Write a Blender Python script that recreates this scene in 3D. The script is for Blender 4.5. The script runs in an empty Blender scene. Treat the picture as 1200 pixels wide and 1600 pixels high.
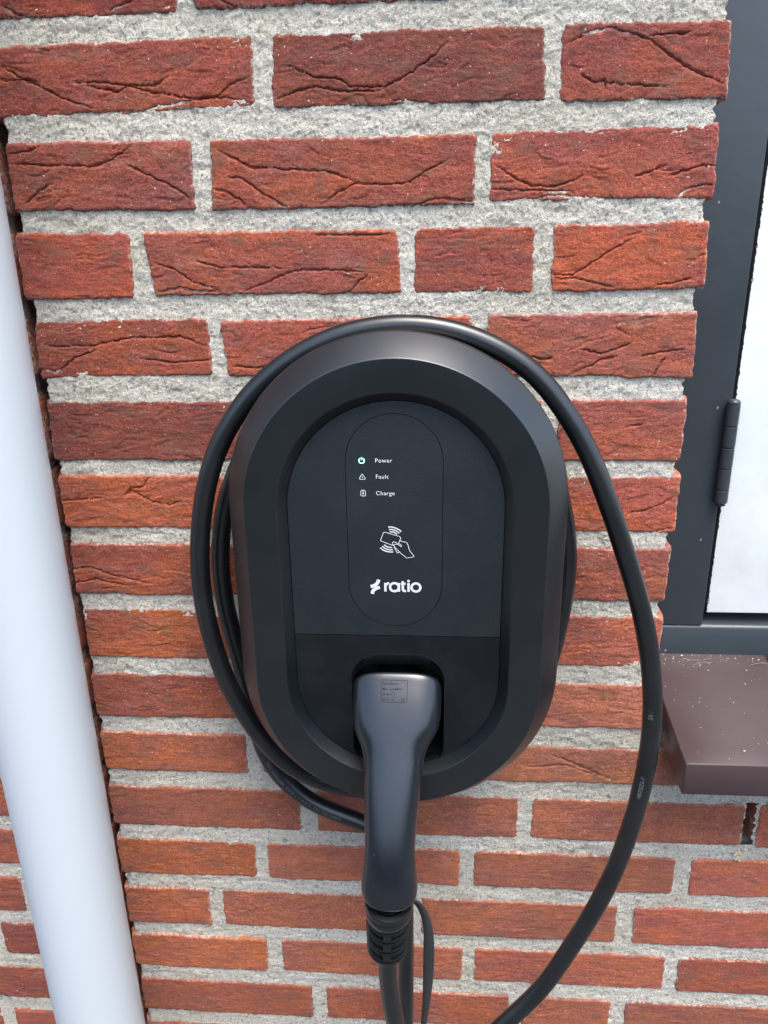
import bpy, math, random
import numpy as np
from mathutils import Vector, Matrix
from mathutils.bvhtree import BVHTree

S = bpy.context.scene
Z0 = 1.75                       # everything is laid out in mm, z = 0 lies 1.75 m above the ground
# ------------------------------------------------------------------ camera
cam = bpy.data.objects.new('camera', bpy.data.cameras.new('camera'))
S.collection.objects.link(cam); S.camera = cam
PITCH, YAW, ROLL = -0.3314, 0.0716, -0.0166
def cam_axes(p, y, r):
    R0 = np.array([[1,0,0],[0,0,1],[0,1,0]], float)
    Rz = np.array([[math.cos(y),math.sin(y),0],[-math.sin(y),math.cos(y),0],[0,0,1]])
    Rx = np.array([[1,0,0],[0,math.cos(p),math.sin(p)],[0,-math.sin(p),math.cos(p)]])
    Rr = np.array([[math.cos(r),math.sin(r),0],[-math.sin(r),math.cos(r),0],[0,0,1]])
    return Rr @ R0 @ Rx @ Rz
M = cam_axes(PITCH, YAW, ROLL)
mw = Matrix.Identity(4)
for i in range(3):
    mw[i][0] = M[0][i]; mw[i][1] = M[1][i]; mw[i][2] = -M[2][i]
mw[0][3], mw[1][3], mw[2][3] = 0.0, -0.6415, -0.2229 + Z0
cam.matrix_world = mw
cam.data.sensor_fit = 'VERTICAL'; cam.data.sensor_height = 24.0; cam.data.sensor_width = 18.0
cam.data.lens = 24.0 * 1178.25 / 1600.0
cam.data.clip_start = 0.01; cam.data.clip_end = 500.0

# ------------------------------------------------------------------ daylight: hazy bright sky, very soft sun
SUN_EL, SUN_AZ = 66.0, 150.0     # azimuth clockwise from +Y seen from above: behind the camera, a little to the right
w = bpy.data.worlds.new('World'); S.world = w; w.use_nodes = True
nt = w.node_tree; bg = nt.nodes['Background']
sky = nt.nodes.new('ShaderNodeTexSky'); sky.sky_type = 'NISHITA'; sky.sun_disc = False
sky.sun_elevation = math.radians(SUN_EL); sky.sun_rotation = math.radians(SUN_AZ)
sky.air_density = 1.0; sky.dust_density = 2.6; sky.ozone_density = 1.0
nt.links.new(sky.outputs[0], bg.inputs['Color']); bg.inputs['Strength'].default_value = 0.15
sun = bpy.data.objects.new('sun', bpy.data.lights.new('sun', 'SUN')); S.collection.objects.link(sun)
sun.data.energy = 1.5; sun.data.angle = math.radians(32); sun.data.color = (1.0, 0.965, 0.905)
el, az = math.radians(SUN_EL), math.radians(SUN_AZ)
sd = Vector((math.sin(az)*math.cos(el), math.cos(az)*math.cos(el), math.sin(el)))
sun.rotation_euler = sd.to_track_quat('Z', 'Y').to_euler()
S.view_settings.view_transform = 'Standard'; S.view_settings.look = 'None'
S.view_settings.gamma = 1.0; S.view_settings.use_curve_mapping = False
S.view_settings.exposure = 1.55

# ------------------------------------------------------------------ helpers
def srgb(r, g, b):
    f = lambda c: (c/255/12.92) if c/255 <= 0.04045 else ((c/255+0.055)/1.055)**2.4
    return (f(r), f(g), f(b))
WORLD = {}
def wl(o): return WORLD.get(o.name, Vector((0,0,0)))
def link(o, parent, loc):
    S.collection.objects.link(o)
    WORLD[o.name] = Vector(loc)
    if parent is not None:
        o.parent = parent; o.location = Vector(loc) - wl(parent)
    else: o.location = loc
def thing(name, loc_mm, label, cat, group=None):
    o = bpy.data.objects.new(name, None); o.empty_display_size = .05
    link(o, None, (loc_mm[0]/1000, loc_mm[1]/1000, loc_mm[2]/1000+Z0))
    o['label'] = label; o['category'] = cat
    if group: o['group'] = group
    return o
def obj_np(name, V, F, mat, parent=None, sharp=None, origin=None):
    """V (n,3) in mm, F list/array of faces -> one mesh object whose origin is its centre"""
    V = np.asarray(V, float)/1000.0; V[:,2] += Z0
    if origin is None: c = (V.min(0)+V.max(0))/2
    else: c = np.array([origin[0]/1000, origin[1]/1000, origin[2]/1000+Z0])
    me = bpy.data.meshes.new(name)
    V = V - c
    if isinstance(F, np.ndarray):
        n, k = F.shape
        me.vertices.add(len(V)); me.vertices.foreach_set('co', V.ravel())
        me.loops.add(n*k); me.loops.foreach_set('vertex_index', F.ravel().astype(np.int32))
        me.polygons.add(n); me.polygons.foreach_set('loop_start', np.arange(0, n*k, k, dtype=np.int32))
        me.update(calc_edges=True)
    else:
        me.from_pydata([tuple(v) for v in V], [], F); me.update()
    me.polygons.foreach_set('use_smooth', [True]*len(me.polygons))
    if sharp is not None: me.set_sharp_from_angle(angle=math.radians(sharp))
    if mat: me.materials.append(mat)
    o = bpy.data.objects.new(name, me)
    link(o, parent, tuple(c))
    return o
class MB:
    def __init__(s): s.v = []; s.f = []
    def add(s, V, F):
        b = len(s.v); s.v += [tuple(p) for p in V]; s.f += [tuple(i+b for i in f) for f in F]
        return s
    def box(s, x0, x1, y0, y1, z0, z1):
        V = [(x0,y0,z0),(x1,y0,z0),(x1,y1,z0),(x0,y1,z0),(x0,y0,z1),(x1,y0,z1),(x1,y1,z1),(x0,y1,z1)]
        return s.add(V, [(3,2,1,0),(4,5,6,7),(0,1,5,4),(1,2,6,5),(2,3,7,6),(3,0,4,7)])
    def loft(s, rings, cap0=False, cap1=False, closed=True):
        n = len(rings[0]); V = [p for r in rings for p in r]; F = []
        m = n if closed else n-1
        for k in range(len(rings)-1):
            for i in range(m):
                j = (i+1) % n
                F.append((k*n+i, k*n+j, (k+1)*n+j, (k+1)*n+i))
        if cap0: F.append(tuple(reversed(range(n))))
        if cap1: F.append(tuple(range((len(rings)-1)*n, len(rings)*n)))
        return s.add(V, F)
    def build(s, name, mat, parent=None, sharp=30, origin=None):
        return obj_np(name, np.array(s.v), s.f, mat, parent, sharp, origin)
def bevelled_box(name, mat, parent, x0, x1, y0, y1, z0, z1, r=1.5):
    mb = MB().box(x0,x1,y0,y1,z0,z1); o = mb.build(name, mat, parent, sharp=30)
    import bmesh
    bm = bmesh.new(); bm.from_mesh(o.data)
    bmesh.ops.bevel(bm, geom=list(bm.edges), offset=r/1000, segments=3, profile=.5, affect='EDGES')
    bm.to_mesh(o.data); bm.free()
    for p in o.data.polygons: p.use_smooth = True
    o.data.set_sharp_from_angle(angle=math.radians(40))
    return o
# vectorised gradient noise --------------------------------------------------
_g = np.random.RandomState(7); _perm = _g.permutation(512); _ang = _g.rand(512)*2*math.pi
def noise(x, y, seed=0):
    x = np.asarray(x, float)+seed*37.17; y = np.asarray(y, float)+seed*11.31
    xi = np.floor(x).astype(int); yi = np.floor(y).astype(int); fx = x-xi; fy = y-yi
    u = fx*fx*fx*(fx*(fx*6-15)+10); v = fy*fy*fy*(fy*(fy*6-15)+10)
    def g(i, j, dx, dy):
        a = _ang[_perm[(_perm[(i) & 511] + j) & 511]]
        return np.cos(a)*dx + np.sin(a)*dy
    n00 = g(xi,yi,fx,fy); n10 = g(xi+1,yi,fx-1,fy); n01 = g(xi,yi+1,fx,fy-1); n11 = g(xi+1,yi+1,fx-1,fy-1)
    return ((n00*(1-u)+n10*u)*(1-v) + (n01*(1-u)+n11*u)*v)*1.5
def fbm(x, y, seed=0, o=3):
    a, t = 1.0, 0
    for i in range(o): t = t + a*noise(x*2**i, y*2**i, seed+i*3.3); a *= .5
    return t

# ------------------------------------------------------------------ materials
def mat(name, base=(.5,.5,.5), rough=.5, spec=.5, emit=None, es=0, coat=0):
    m = bpy.data.materials.new(name); m.use_nodes = True
    b = m.node_tree.nodes['Principled BSDF']
    b.inputs['Base Color'].default_value = (*base, 1); b.inputs['Roughness'].default_value = rough
    b.inputs['Specular IOR Level'].default_value = spec
    if coat: b.inputs['Coat Weight'].default_value = coat
    if emit: b.inputs['Emission Color'].default_value = (*emit, 1); b.inputs['Emission Strength'].default_value = es
    return m, m.node_tree, b
class N:
    def __init__(s, nt): s.nt = nt
    def n(s, t, **k):
        q = s.nt.nodes.new(t)
        for a, b in k.items(): setattr(q, a, b)
        return q
    def l(s, a, b): s.nt.links.new(a, b)
    def pos(s, scale=(1,1,1)):
        g = s.n('ShaderNodeNewGeometry'); m = s.n('ShaderNodeMapping'); m.inputs['Scale'].default_value = scale
        s.l(g.outputs['Position'], m.inputs['Vector']); return m.outputs[0]
    def noise(s, vec, scale, detail=3, rough=.55, dist=0):
        t = s.n('ShaderNodeTexNoise'); t.inputs['Scale'].default_value = scale; t.inputs['Detail'].default_value = detail
        t.inputs['Roughness'].default_value = rough; t.inputs['Distortion'].default_value = dist
        s.l(vec, t.inputs['Vector']); return t.outputs['Fac']
    def ramp(s, fac, stops):
        r = s.n('ShaderNodeValToRGB'); e = r.color_ramp.elements
        while len(e) < len(stops): e.new(.5)
        for i, (p, c) in enumerate(stops):
            e[i].position = p; e[i].color = (c, c, c, 1) if not isinstance(c, tuple) else (*c, 1)
        s.l(fac, r.inputs[0]); return r.outputs[0]
    def mix(s, fac, a, b, mode='MIX'):
        m = s.n('ShaderNodeMix', data_type='RGBA', blend_type=mode)
        for v, i in ((fac, 0), (a, 6), (b, 7)):
            if isinstance(v, (int, float)): m.inputs[i].default_value = v
            elif isinstance(v, tuple): m.inputs[i].default_value = (*v, 1)
            else: s.l(v, m.inputs[i])
        return m.outputs[2]
    def math(s, op, a, b=None):
        m = s.n('ShaderNodeMath', operation=op)
        for v, i in ((a, 0), (b, 1)):
            if v is None: continue
            if isinstance(v, (int, float)): m.inputs[i].default_value = v
            else: s.l(v, m.inputs[i])
        return m.outputs[0]
    def bump(s, h, dist, strength=1, prev=None):
        b = s.n('ShaderNodeBump'); b.inputs['Distance'].default_value = dist; b.inputs['Strength'].default_value = strength
        s.l(h, b.inputs['Height'])
        if prev is not None: s.l(prev, b.inputs['Normal'])
        return b.outputs[0]

def brick_material():
    m, t, b = mat('fired_clay', rough=.92, spec=.25); k = N(t)
    oi = k.n('ShaderNodeObjectInfo')
    p = k.pos()
    off = k.n('ShaderNodeVectorMath', operation='ADD'); k.l(p, off.inputs[0]); k.l(oi.outputs['Location'], off.inputs[1]); p = off.outputs[0]
    st = k.n('ShaderNodeMapping'); st.inputs['Scale'].default_value = (1,1,2.2); k.l(p, st.inputs['Vector']); ps = st.outputs[0]
    base = oi.outputs['Color']
    hs = k.n('ShaderNodeHueSaturation'); hs.inputs['Hue'].default_value = .505; hs.inputs['Saturation'].default_value = .96; hs.inputs['Value'].default_value = 1.20; k.l(base, hs.inputs['Color'])
    hp = k.n('ShaderNodeHueSaturation'); hp.inputs['Hue'].default_value = .495; hp.inputs['Saturation'].default_value = .88; hp.inputs['Value'].default_value = .98; k.l(base, hp.inputs['Color'])
    big = k.ramp(k.noise(ps, 14, 3, .6, .5), [(.38,0.0),(.62,1.0)])
    c = k.mix(big, hs.outputs[0], hp.outputs[0])
    mid = k.ramp(k.noise(ps, 110, 4, .65), [(.3,.78),(.7,1.2)])
    c = k.mix(1.0, c, mid, 'MULTIPLY')
    fine = k.ramp(k.noise(p, 720, 3, .75), [(.32,.50),(.68,1.5)])
    c = k.mix(1.0, c, fine, 'MULTIPLY')
    stn = k.math('MULTIPLY', k.ramp(k.noise(ps, 33, 5, .7, .6), [(.50,0.0),(.70,.9)]), k.ramp(k.noise(p, 600, 2, .6), [(.35,.5),(.6,1.0)]))
    c = k.mix(stn, c, (.165,.095,.065))
    # pale lime bloom in patches, and mortar crumbs
    bl = k.math('MULTIPLY', k.ramp(k.noise(ps, 22, 5, .7), [(.56,0.0),(.76,.42)]), k.ramp(k.noise(p, 500, 3, .7), [(.42,0.2),(.62,1.0)]))
    c = k.mix(bl, c, (.52,.36,.30))
    sp = k.ramp(k.noise(p, 430, 1, .5), [(.755,0.0),(.775,.8)])
    c = k.mix(sp, c, (.68,.60,.52))
    at = k.n('ShaderNodeAttribute', attribute_name='edge')
    ed = k.math('MULTIPLY', k.ramp(at.outputs['Fac'], [(.35,0.0),(.95,1.0)]), k.ramp(k.noise(p, 330, 3, .7), [(.46,0.0),(.58,.9)]))
    ed = k.math('MULTIPLY', ed, k.ramp(k.noise(p, 28, 3, .6), [(.42,.15),(.6,1.0)]))
    c = k.mix(ed, c, (.56,.50,.42))
    k.l(c, b.inputs['Base Color'])
    nb = k.bump(k.noise(ps, 150, 6, .75, .4), .0016, .9)
    nb = k.bump(k.noise(p, 850, 4, .75), .0009, 1.0, nb)
    k.l(nb, b.inputs['Normal'])
    return m
def mortar_material():
    m, t, b = mat('sandy_mortar', rough=.95, spec=.2); k = N(t); p = k.pos()
    c = k.mix(k.ramp(k.noise(p, 9, 4, .6), [(.36,0.0),(.64,1.0)]), (.70,.645,.52), (.80,.76,.655))
    c = k.mix(1.0, c, k.ramp(k.noise(p, 820, 3, .8), [(.32,.42),(.5,1.0),(.68,1.3)]), 'MULTIPLY')
    v = k.n('ShaderNodeTexVoronoi'); v.inputs['Scale'].default_value = 520; k.l(p, v.inputs['Vector'])
    g = k.n('ShaderNodeSeparateColor'); k.l(v.outputs['Color'], g.inputs[0])
    dk = k.ramp(g.outputs[0], [(.86,0.0),(.92,.55)]); c = k.mix(dk, c, (.22,.21,.20))
    lt = k.ramp(g.outputs[1], [(.88,0.0),(.94,.6)]); c = k.mix(lt, c, (.80,.77,.70))
    peb = k.n('ShaderNodeTexVoronoi'); peb.inputs['Scale'].default_value = 95; k.l(p, peb.inputs['Vector'])
    pg = k.n('ShaderNodeSeparateColor'); k.l(peb.outputs['Color'], pg.inputs[0])
    pm = k.math('MULTIPLY', k.ramp(pg.outputs[0], [(.80,0.0),(.84,.55)]), k.ramp(peb.outputs['Distance'], [(.18,1.0),(.30,0.0)]))
    c = k.mix(pm, c, (.20,.20,.195))
    gr = k.ramp(k.noise(p, 30, 4, .7), [(.58,0.0),(.75,.45)]); c = k.mix(gr, c, (.33,.33,.30))
    k.l(c, b.inputs['Base Color'])
    nb = k.bump(k.noise(p, 520, 4, .8), .0026, 1.0)
    nb = k.bump(k.noise(p, 1000, 3, .7), .0013, 1.0, nb)
    k.l(nb, b.inputs['Normal']); return m
def plastic(name, base, rough, grain=0, gscale=1500, dust=0, spec=.5, ior=1.5):
    m, t, b = mat(name, base, rough, spec); b.inputs['IOR'].default_value = ior; k = N(t); p = k.pos()
    c = None
    if dust:
        d = k.math('MULTIPLY', k.ramp(k.noise(p, 26, 5, .65, .4), [(.42,0.0),(.8,1.0)]), dust)
        c = k.mix(d, base, (.22,.22,.22))
        v = k.n('ShaderNodeTexVoronoi'); v.inputs['Scale'].default_value = 110; k.l(p, v.inputs['Vector'])
        sc = k.n('ShaderNodeSeparateColor'); k.l(v.outputs['Color'], sc.inputs[0])
        s1 = k.math('MULTIPLY', k.ramp(sc.outputs[0], [(.93,0.0),(.94,.5)]), k.ramp(v.outputs['Distance'], [(.022,1.0),(.04,0.0)])); c = k.mix(s1, c, (.35,.35,.35))
        k.l(c, b.inputs['Base Color'])
    r = k.math('ADD', k.math('MULTIPLY', k.noise(p, 18, 5, .6), .10), rough-.05)
    k.l(r, b.inputs['Roughness'])
    if grain:
        k.l(k.bump(k.noise(p, gscale, 2, .6), grain, 1.0), b.inputs['Normal'])
    return m
def painted(name, base, rough, specks, speckcol, bumpd=.0004):
    m, t, b = mat(name, base, rough); k = N(t); p = k.pos()
    c = k.mix(k.ramp(k.noise(p, 12, 5, .65), [(.3,0.0),(.75,1.0)]), tuple(x*.93 for x in base), tuple(min(1, x*1.10) for x in base))
    v = k.n('ShaderNodeTexVoronoi'); v.inputs['Scale'].default_value = 95; 
    mp = k.n('ShaderNodeMapping'); mp.inputs['Scale'].default_value = (1,1,.7); k.l(p, mp.inputs['Vector']); k.l(mp.outputs[0], v.inputs['Vector'])
    sc = k.n('ShaderNodeSeparateColor'); k.l(v.outputs['Color'], sc.inputs[0])
    sm = k.math('MULTIPLY', k.ramp(sc.outputs[0], [(1-specks,0.0),(1-specks+.01,1.0)]), k.ramp(k.math('ADD', v.outputs['Distance'], k.math('MULTIPLY', k.noise(p, 900, 2), .14)), [(.11,1.0),(.17,0.0)]))
    c = k.mix(k.math('MULTIPLY', sm, .75), c, speckcol)
    k.l(c, b.inputs['Base Color'])
    k.l(k.math('ADD', k.math('MULTIPLY', k.noise(p, 40, 4, .6), .2), rough-.1), b.inputs['Roughness'])
    k.l(k.bump(k.noise(p, 70, 3, .5), bumpd, .6), b.inputs['Normal'])
    return m
M_BRICK = brick_material(); M_MORTAR = mortar_material()
M_COVER = plastic('black_housing_plastic', (.0016,.0040,.0056), .34, .00004, 2000, .02, spec=.72, ior=1.58)
M_PANEL = plastic('grained_black_plastic', (.0058,.0098,.0120), .50, .00022, 1400, .03)
M_PLATE = plastic('grained_plate_film', (.0066,.0108,.0132), .50, .00024, 1400, .02)
M_LOWER = plastic('smooth_black_plastic', (.0030,.0050,.0064), .42, .00006, 1600, .03, spec=.35)
M_CAVITY = plastic('dark_socket_plastic', (.006,.007,.008), .55, 0)
M_PLUG = plastic('satin_plug_plastic', (.0050,.0070,.0105), .28, .00001, 1900, .012, spec=.78, ior=1.5)
M_RUBBER = plastic('cable_rubber', (.0036,.0050,.0062), .33, .00006, 1400, .03, spec=.75)
M_COLLAR = plastic('collar_rubber', (.0040,.0048,.0060), .27, .00002, 1500, 0, spec=.8)
M_STRAP = plastic('strap_rubber', (.030,.032,.032), .5, .00004, 1200, .05)
M_PIPE = plastic('white_pvc', (.49,.535,.555), .30, 0)
M_FRAME = painted('anthracite_paint', (.032,.041,.048), .36, .05, (.45,.48,.5))
M_SASH = painted('white_painted_board', (.80,.84,.80), .45, .02, (.25,.27,.28))
M_SILL = painted('purple_brown_glaze', (.056,.036,.037), .34, .30, (.75,.74,.72), .0003)
M_SEAL_GAPSHADE = mat('black_seal_and_gap_shade', (.012,.012,.013), .7)[0]  # black rubber of the seal, also used as painted shade in gaps
M_WHITE = mat('white_print', (.62,.64,.64), .6)[0]
M_GREYPR = mat('grey_print', (.13,.14,.15), .6)[0]
M_DARKPR = mat('dark_engraving', (.008,.009,.011), .95, .05)[0]
M_GREEN = mat('lit_green_ring', (.3,.8,.6), .5, .5, (.35,1.0,.72), .9)[0]
M_GROUND = painted('grey_paving', (.07,.068,.066), .9, .02, (.4,.4,.4))
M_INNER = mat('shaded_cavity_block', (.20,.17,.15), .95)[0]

# ------------------------------------------------------------------ brickwork measured on the wall plane (mm)
BRICKS=[
 ([(-347,-6.6),(-189.9,-5.6),(-194.2,-50.3),(-337.6,-51.4)],(140,55,42)),
 ([(-181,-6.1),(29,-6.1),(29,-48.5),(-181,-49.5)],(125,48,42)),
 ([(45,-6.1),(210,-6.1),(210,-47.5),(45,-48.5)],(140,58,48)),
 ([(-348,-69.3),(-139.4,-67.7),(-141.3,-114.6),(-347,-117.4)],(143,62,48)),
 ([(-124.4,-67.8),(76.8,-67.6),(80.3,-117.1),(-126.5,-116.4)],(124,58,54)),
 ([(90.5,-67.2),(210.2,-69.1),(213.4,-118.6),(91.7,-117.8)],(138,61,53)),
 ([(-343.3,-136.1),(-193.3,-137.4),(-195.3,-188.1),(-343.9,-185.8)],(135,62,54)),
 ([(-178,-137.8),(28.9,-138.8),(29,-187.7),(-180.1,-188.4)],(146,65,52)),
 ([(41,-138.2),(210.1,-135.9),(212.2,-186.7),(41.4,-185.6)],(148,65,54)),
 ([(-348.2,-203.9),(-251.9,-204.6),(-253.5,-255.4),(-348.7,-255.8)],(150,62,44)),
 ([(-239.6,-204.8),(-32,-205.5),(-29.3,-254.6),(-234.6,-253.6)],(148,66,51)),
 ([(-16.7,-205.2),(77,-205),(77.4,-254.4),(-18.9,-254.2)],(148,64,50)),
 ([(91.9,-204.8),(210.9,-204.1),(212.4,-253.2),(92.8,-255.1)],(156,66,49)),
 ([(-343.9,-273.8),(-193.3,-273.3),(-191.6,-319.9),(-346.6,-322.9)],(150,66,49)),
 ([(-182.6,-275.5),(27.9,-273.5),(32.1,-320.1),(-177.7,-321.6)],(150,66,50)),
 ([(42.5,-272.6),(209.8,-272.9),(211.8,-325.3),(44.4,-320.7)],(148,70,58)),
 ([(-345,-343.5),(-135,-343.5),(-135,-396.4),(-345,-396.4)],(130,61,54)),
 ([(-120,-343.5),(90,-343.5),(90,-396.4),(-120,-396.4)],(150,66,50)),
 ([(105,-343.5),(210,-343.5),(210,-396.4),(105,-396.4)],(153,71,58)),
 ([(-345,-410.9),(-192,-410.9),(-192,-461.5),(-345,-461.5)],(165,76,46)),
 ([(-177,-410.9),(33,-410.9),(33,-461.5),(-177,-461.5)],(150,66,50)),
 ([(48,-410.9),(212,-410.9),(212,-461.5),(48,-461.5)],(160,70,51)),
 ([(-344,-477.9),(-137,-477.9),(-137,-529.3),(-344,-529.3)],(154,70,50)),
 ([(-122,-477.9),(86,-477.9),(86,-529.3),(-122,-529.3)],(150,66,50)),
 ([(101,-477.9),(210,-477.9),(210,-529.3),(101,-529.3)],(152,74,60)),
 ([(-342,-546),(-195,-546),(-195,-598.7),(-342,-598.7)],(166,78,48)),
 ([(-180,-546),(29,-546),(29,-598.7),(-180,-598.7)],(150,66,50)),
 ([(45,-546),(211,-546),(211,-598.7),(45,-598.7)],(165,82,66)),
 ([(-344,-618),(-136,-618),(-136,-667.2),(-344,-667.2)],(150,71,56)),
 ([(-121,-618),(88,-618),(88,-667.2),(-121,-667.2)],(150,66,50)),
 ([(104,-618),(212,-618),(212,-667.2),(104,-667.2)],(172,93,77)),
 ([(-344,-686.1),(-192.3,-686.1),(-192.3,-732.5),(-344,-732.5)],(165,78,50)),
 ([(-176.3,-686.1),(38,-686.1),(38,-732.5),(-176.3,-732.5)],(160,80,62)),
 ([(54,-691.1),(264,-691.1),(264,-732.5),(54,-732.5)],(165,88,70)),
 ([(279,-691.1),(488,-691.1),(488,-732.5),(279,-732.5)],(160,80,60)),
 ([(-345,-753.7),(-139.8,-753.7),(-139.8,-804.5),(-345,-804.5)],(146,72,58)),
 ([(-121.5,-753.7),(87.3,-753.7),(87.3,-804.5),(-121.5,-804.5)],(165,84,66)),
 ([(101.8,-753.7),(313.8,-753.7),(313.8,-804.5),(101.8,-804.5)],(163,82,66)),
 ([(328.8,-753.7),(390,-753.7),(390,-804.5),(328.8,-804.5)],(165,75,60)),
 ([(406,-753.7),(600,-753.7),(600,-804.5),(406,-804.5)],(160,78,60)),
 ([(-345.5,-823.6),(-192.5,-823.6),(-192.5,-870.6),(-345.5,-870.6)],(166,78,50)),
 ([(-178.6,-823.6),(27.9,-823.6),(27.9,-870.6),(-178.6,-870.6)],(163,80,62)),
 ([(44.2,-823.6),(252.3,-823.6),(252.3,-870.6),(44.2,-870.6)],(158,80,64)),
 ([(269.7,-823.6),(410,-823.6),(410,-870.6),(269.7,-870.6)],(175,82,64)),
 ([(-345,-890.7),(-249.3,-890.7),(-249.3,-940.9),(-345,-940.9)],(160,74,52)),
 ([(-233.8,-890.7),(-25.1,-890.7),(-25.1,-940.9),(-233.8,-940.9)],(158,78,60)),
 ([(-11.7,-890.7),(198.3,-890.7),(198.3,-940.9),(-11.7,-940.9)],(162,80,62)),
 ([(217.2,-890.7),(383,-890.7),(383,-940.9),(217.2,-940.9)],(160,72,56)),
 ([(399,-890.7),(600,-890.7),(600,-940.9),(399,-940.9)],(160,72,56)),
 ([(-345.5,-959.5),(-189.7,-959.5),(-189.7,-1007.3),(-345.5,-1007.3)],(166,78,50)),
 ([(-171.2,-959.5),(33.7,-959.5),(33.7,-1007.3),(-171.2,-1007.3)],(165,82,62)),
 ([(48.1,-959.5),(256.5,-959.5),(256.5,-1007.3),(48.1,-1007.3)],(163,76,58)),
 ([(271.1,-959.5),(430,-959.5),(430,-1007.3),(271.1,-1007.3)],(150,66,52)),
 ([(-343.6,-1028.6),(-139.9,-1028.6),(-139.9,-1077.4),(-343.6,-1077.4)],(148,70,54)),
 ([(-122.5,-1028.6),(88.5,-1028.6),(88.5,-1077.4),(-122.5,-1077.4)],(155,72,54)),
 ([(103.8,-1028.6),(201.8,-1028.6),(201.8,-1077.4),(103.8,-1077.4)],(165,80,58)),
 ([(219.7,-1028.6),(380,-1028.6),(380,-1077.4),(219.7,-1077.4)],(147,72,58)),
 ([(396,-1028.6),(600,-1028.6),(600,-1077.4),(396,-1077.4)],(150,70,55)),
 ([(-345,-1097.1),(-245,-1097.1),(-245,-1147.1),(-345,-1147.1)],(160,76,54)),
 ([(-232,-1097.1),(-22,-1097.1),(-22,-1147.1),(-232,-1147.1)],(146,66,54)),
 ([(-9,-1097.1),(201,-1097.1),(201,-1147.1),(-9,-1147.1)],(150,68,50)),
 ([(214,-1097.1),(424,-1097.1),(424,-1147.1),(214,-1147.1)],(165,80,55)),
 ([(437,-1097.1),(600,-1097.1),(600,-1147.1),(437,-1147.1)],(165,80,55)),
 ([(-345,-1165.6),(-140,-1165.6),(-140,-1215.6),(-345,-1215.6)],(160,76,54)),
 ([(-127,-1165.6),(83,-1165.6),(83,-1215.6),(-127,-1215.6)],(150,68,50)),
 ([(96,-1165.6),(306,-1165.6),(306,-1215.6),(96,-1215.6)],(150,68,50)),
 ([(319,-1165.6),(529,-1165.6),(529,-1215.6),(319,-1215.6)],(150,68,50)),
 ([(542,-1165.6),(600,-1165.6),(600,-1215.6),(542,-1215.6)],(165,80,55)),
 ([(-345,-1234.1),(-195,-1234.1),(-195,-1284.1),(-345,-1284.1)],(146,66,54)),
 ([(-182,-1234.1),(28,-1234.1),(28,-1284.1),(-182,-1284.1)],(150,68,50)),
 ([(41,-1234.1),(251,-1234.1),(251,-1284.1),(41,-1284.1)],(160,76,54)),
 ([(264,-1234.1),(474,-1234.1),(474,-1284.1),(264,-1284.1)],(146,66,54)),
 ([(487,-1234.1),(600,-1234.1),(600,-1284.1),(487,-1284.1)],(146,66,54)),
 ([(-345,-1302.6),(-135,-1302.6),(-135,-1352.6),(-345,-1352.6)],(160,76,54)),
 ([(-122,-1302.6),(88,-1302.6),(88,-1352.6),(-122,-1352.6)],(150,68,50)),
 ([(101,-1302.6),(311,-1302.6),(311,-1352.6),(101,-1352.6)],(146,66,54)),
 ([(324,-1302.6),(534,-1302.6),(534,-1352.6),(324,-1352.6)],(160,76,54)),
 ([(547,-1302.6),(600,-1302.6),(600,-1352.6),(547,-1352.6)],(150,68,50)),
 ([(-345,-1371.1),(-285,-1371.1),(-285,-1421.1),(-345,-1421.1)],(146,66,54)),
 ([(-272,-1371.1),(-62,-1371.1),(-62,-1421.1),(-272,-1421.1)],(146,66,54)),
 ([(-49,-1371.1),(161,-1371.1),(161,-1421.1),(-49,-1421.1)],(160,76,54)),
 ([(174,-1371.1),(384,-1371.1),(384,-1421.1),(174,-1421.1)],(160,76,54)),
 ([(397,-1371.1),(600,-1371.1),(600,-1421.1),(397,-1421.1)],(146,66,54)),
 ([(-345,61.9),(-245,61.9),(-245,11.9),(-345,11.9)],(146,66,54)),
 ([(-232,61.9),(-22,61.9),(-22,11.9),(-232,11.9)],(146,66,54)),
 ([(-9,61.9),(201,61.9),(201,11.9),(-9,11.9)],(150,68,50)),
 ([(-345,130.4),(-140,130.4),(-140,80.4),(-345,80.4)],(146,66,54)),
 ([(-127,130.4),(83,130.4),(83,80.4),(-127,80.4)],(165,80,55)),
 ([(96,130.4),(210,130.4),(210,80.4),(96,80.4)],(160,76,54)),
 ([(-345,198.9),(-195,198.9),(-195,148.9),(-345,148.9)],(160,76,54)),
 ([(-182,198.9),(28,198.9),(28,148.9),(-182,148.9)],(160,76,54)),
 ([(41,198.9),(210,198.9),(210,148.9),(41,148.9)],(165,80,55)),
]
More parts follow.
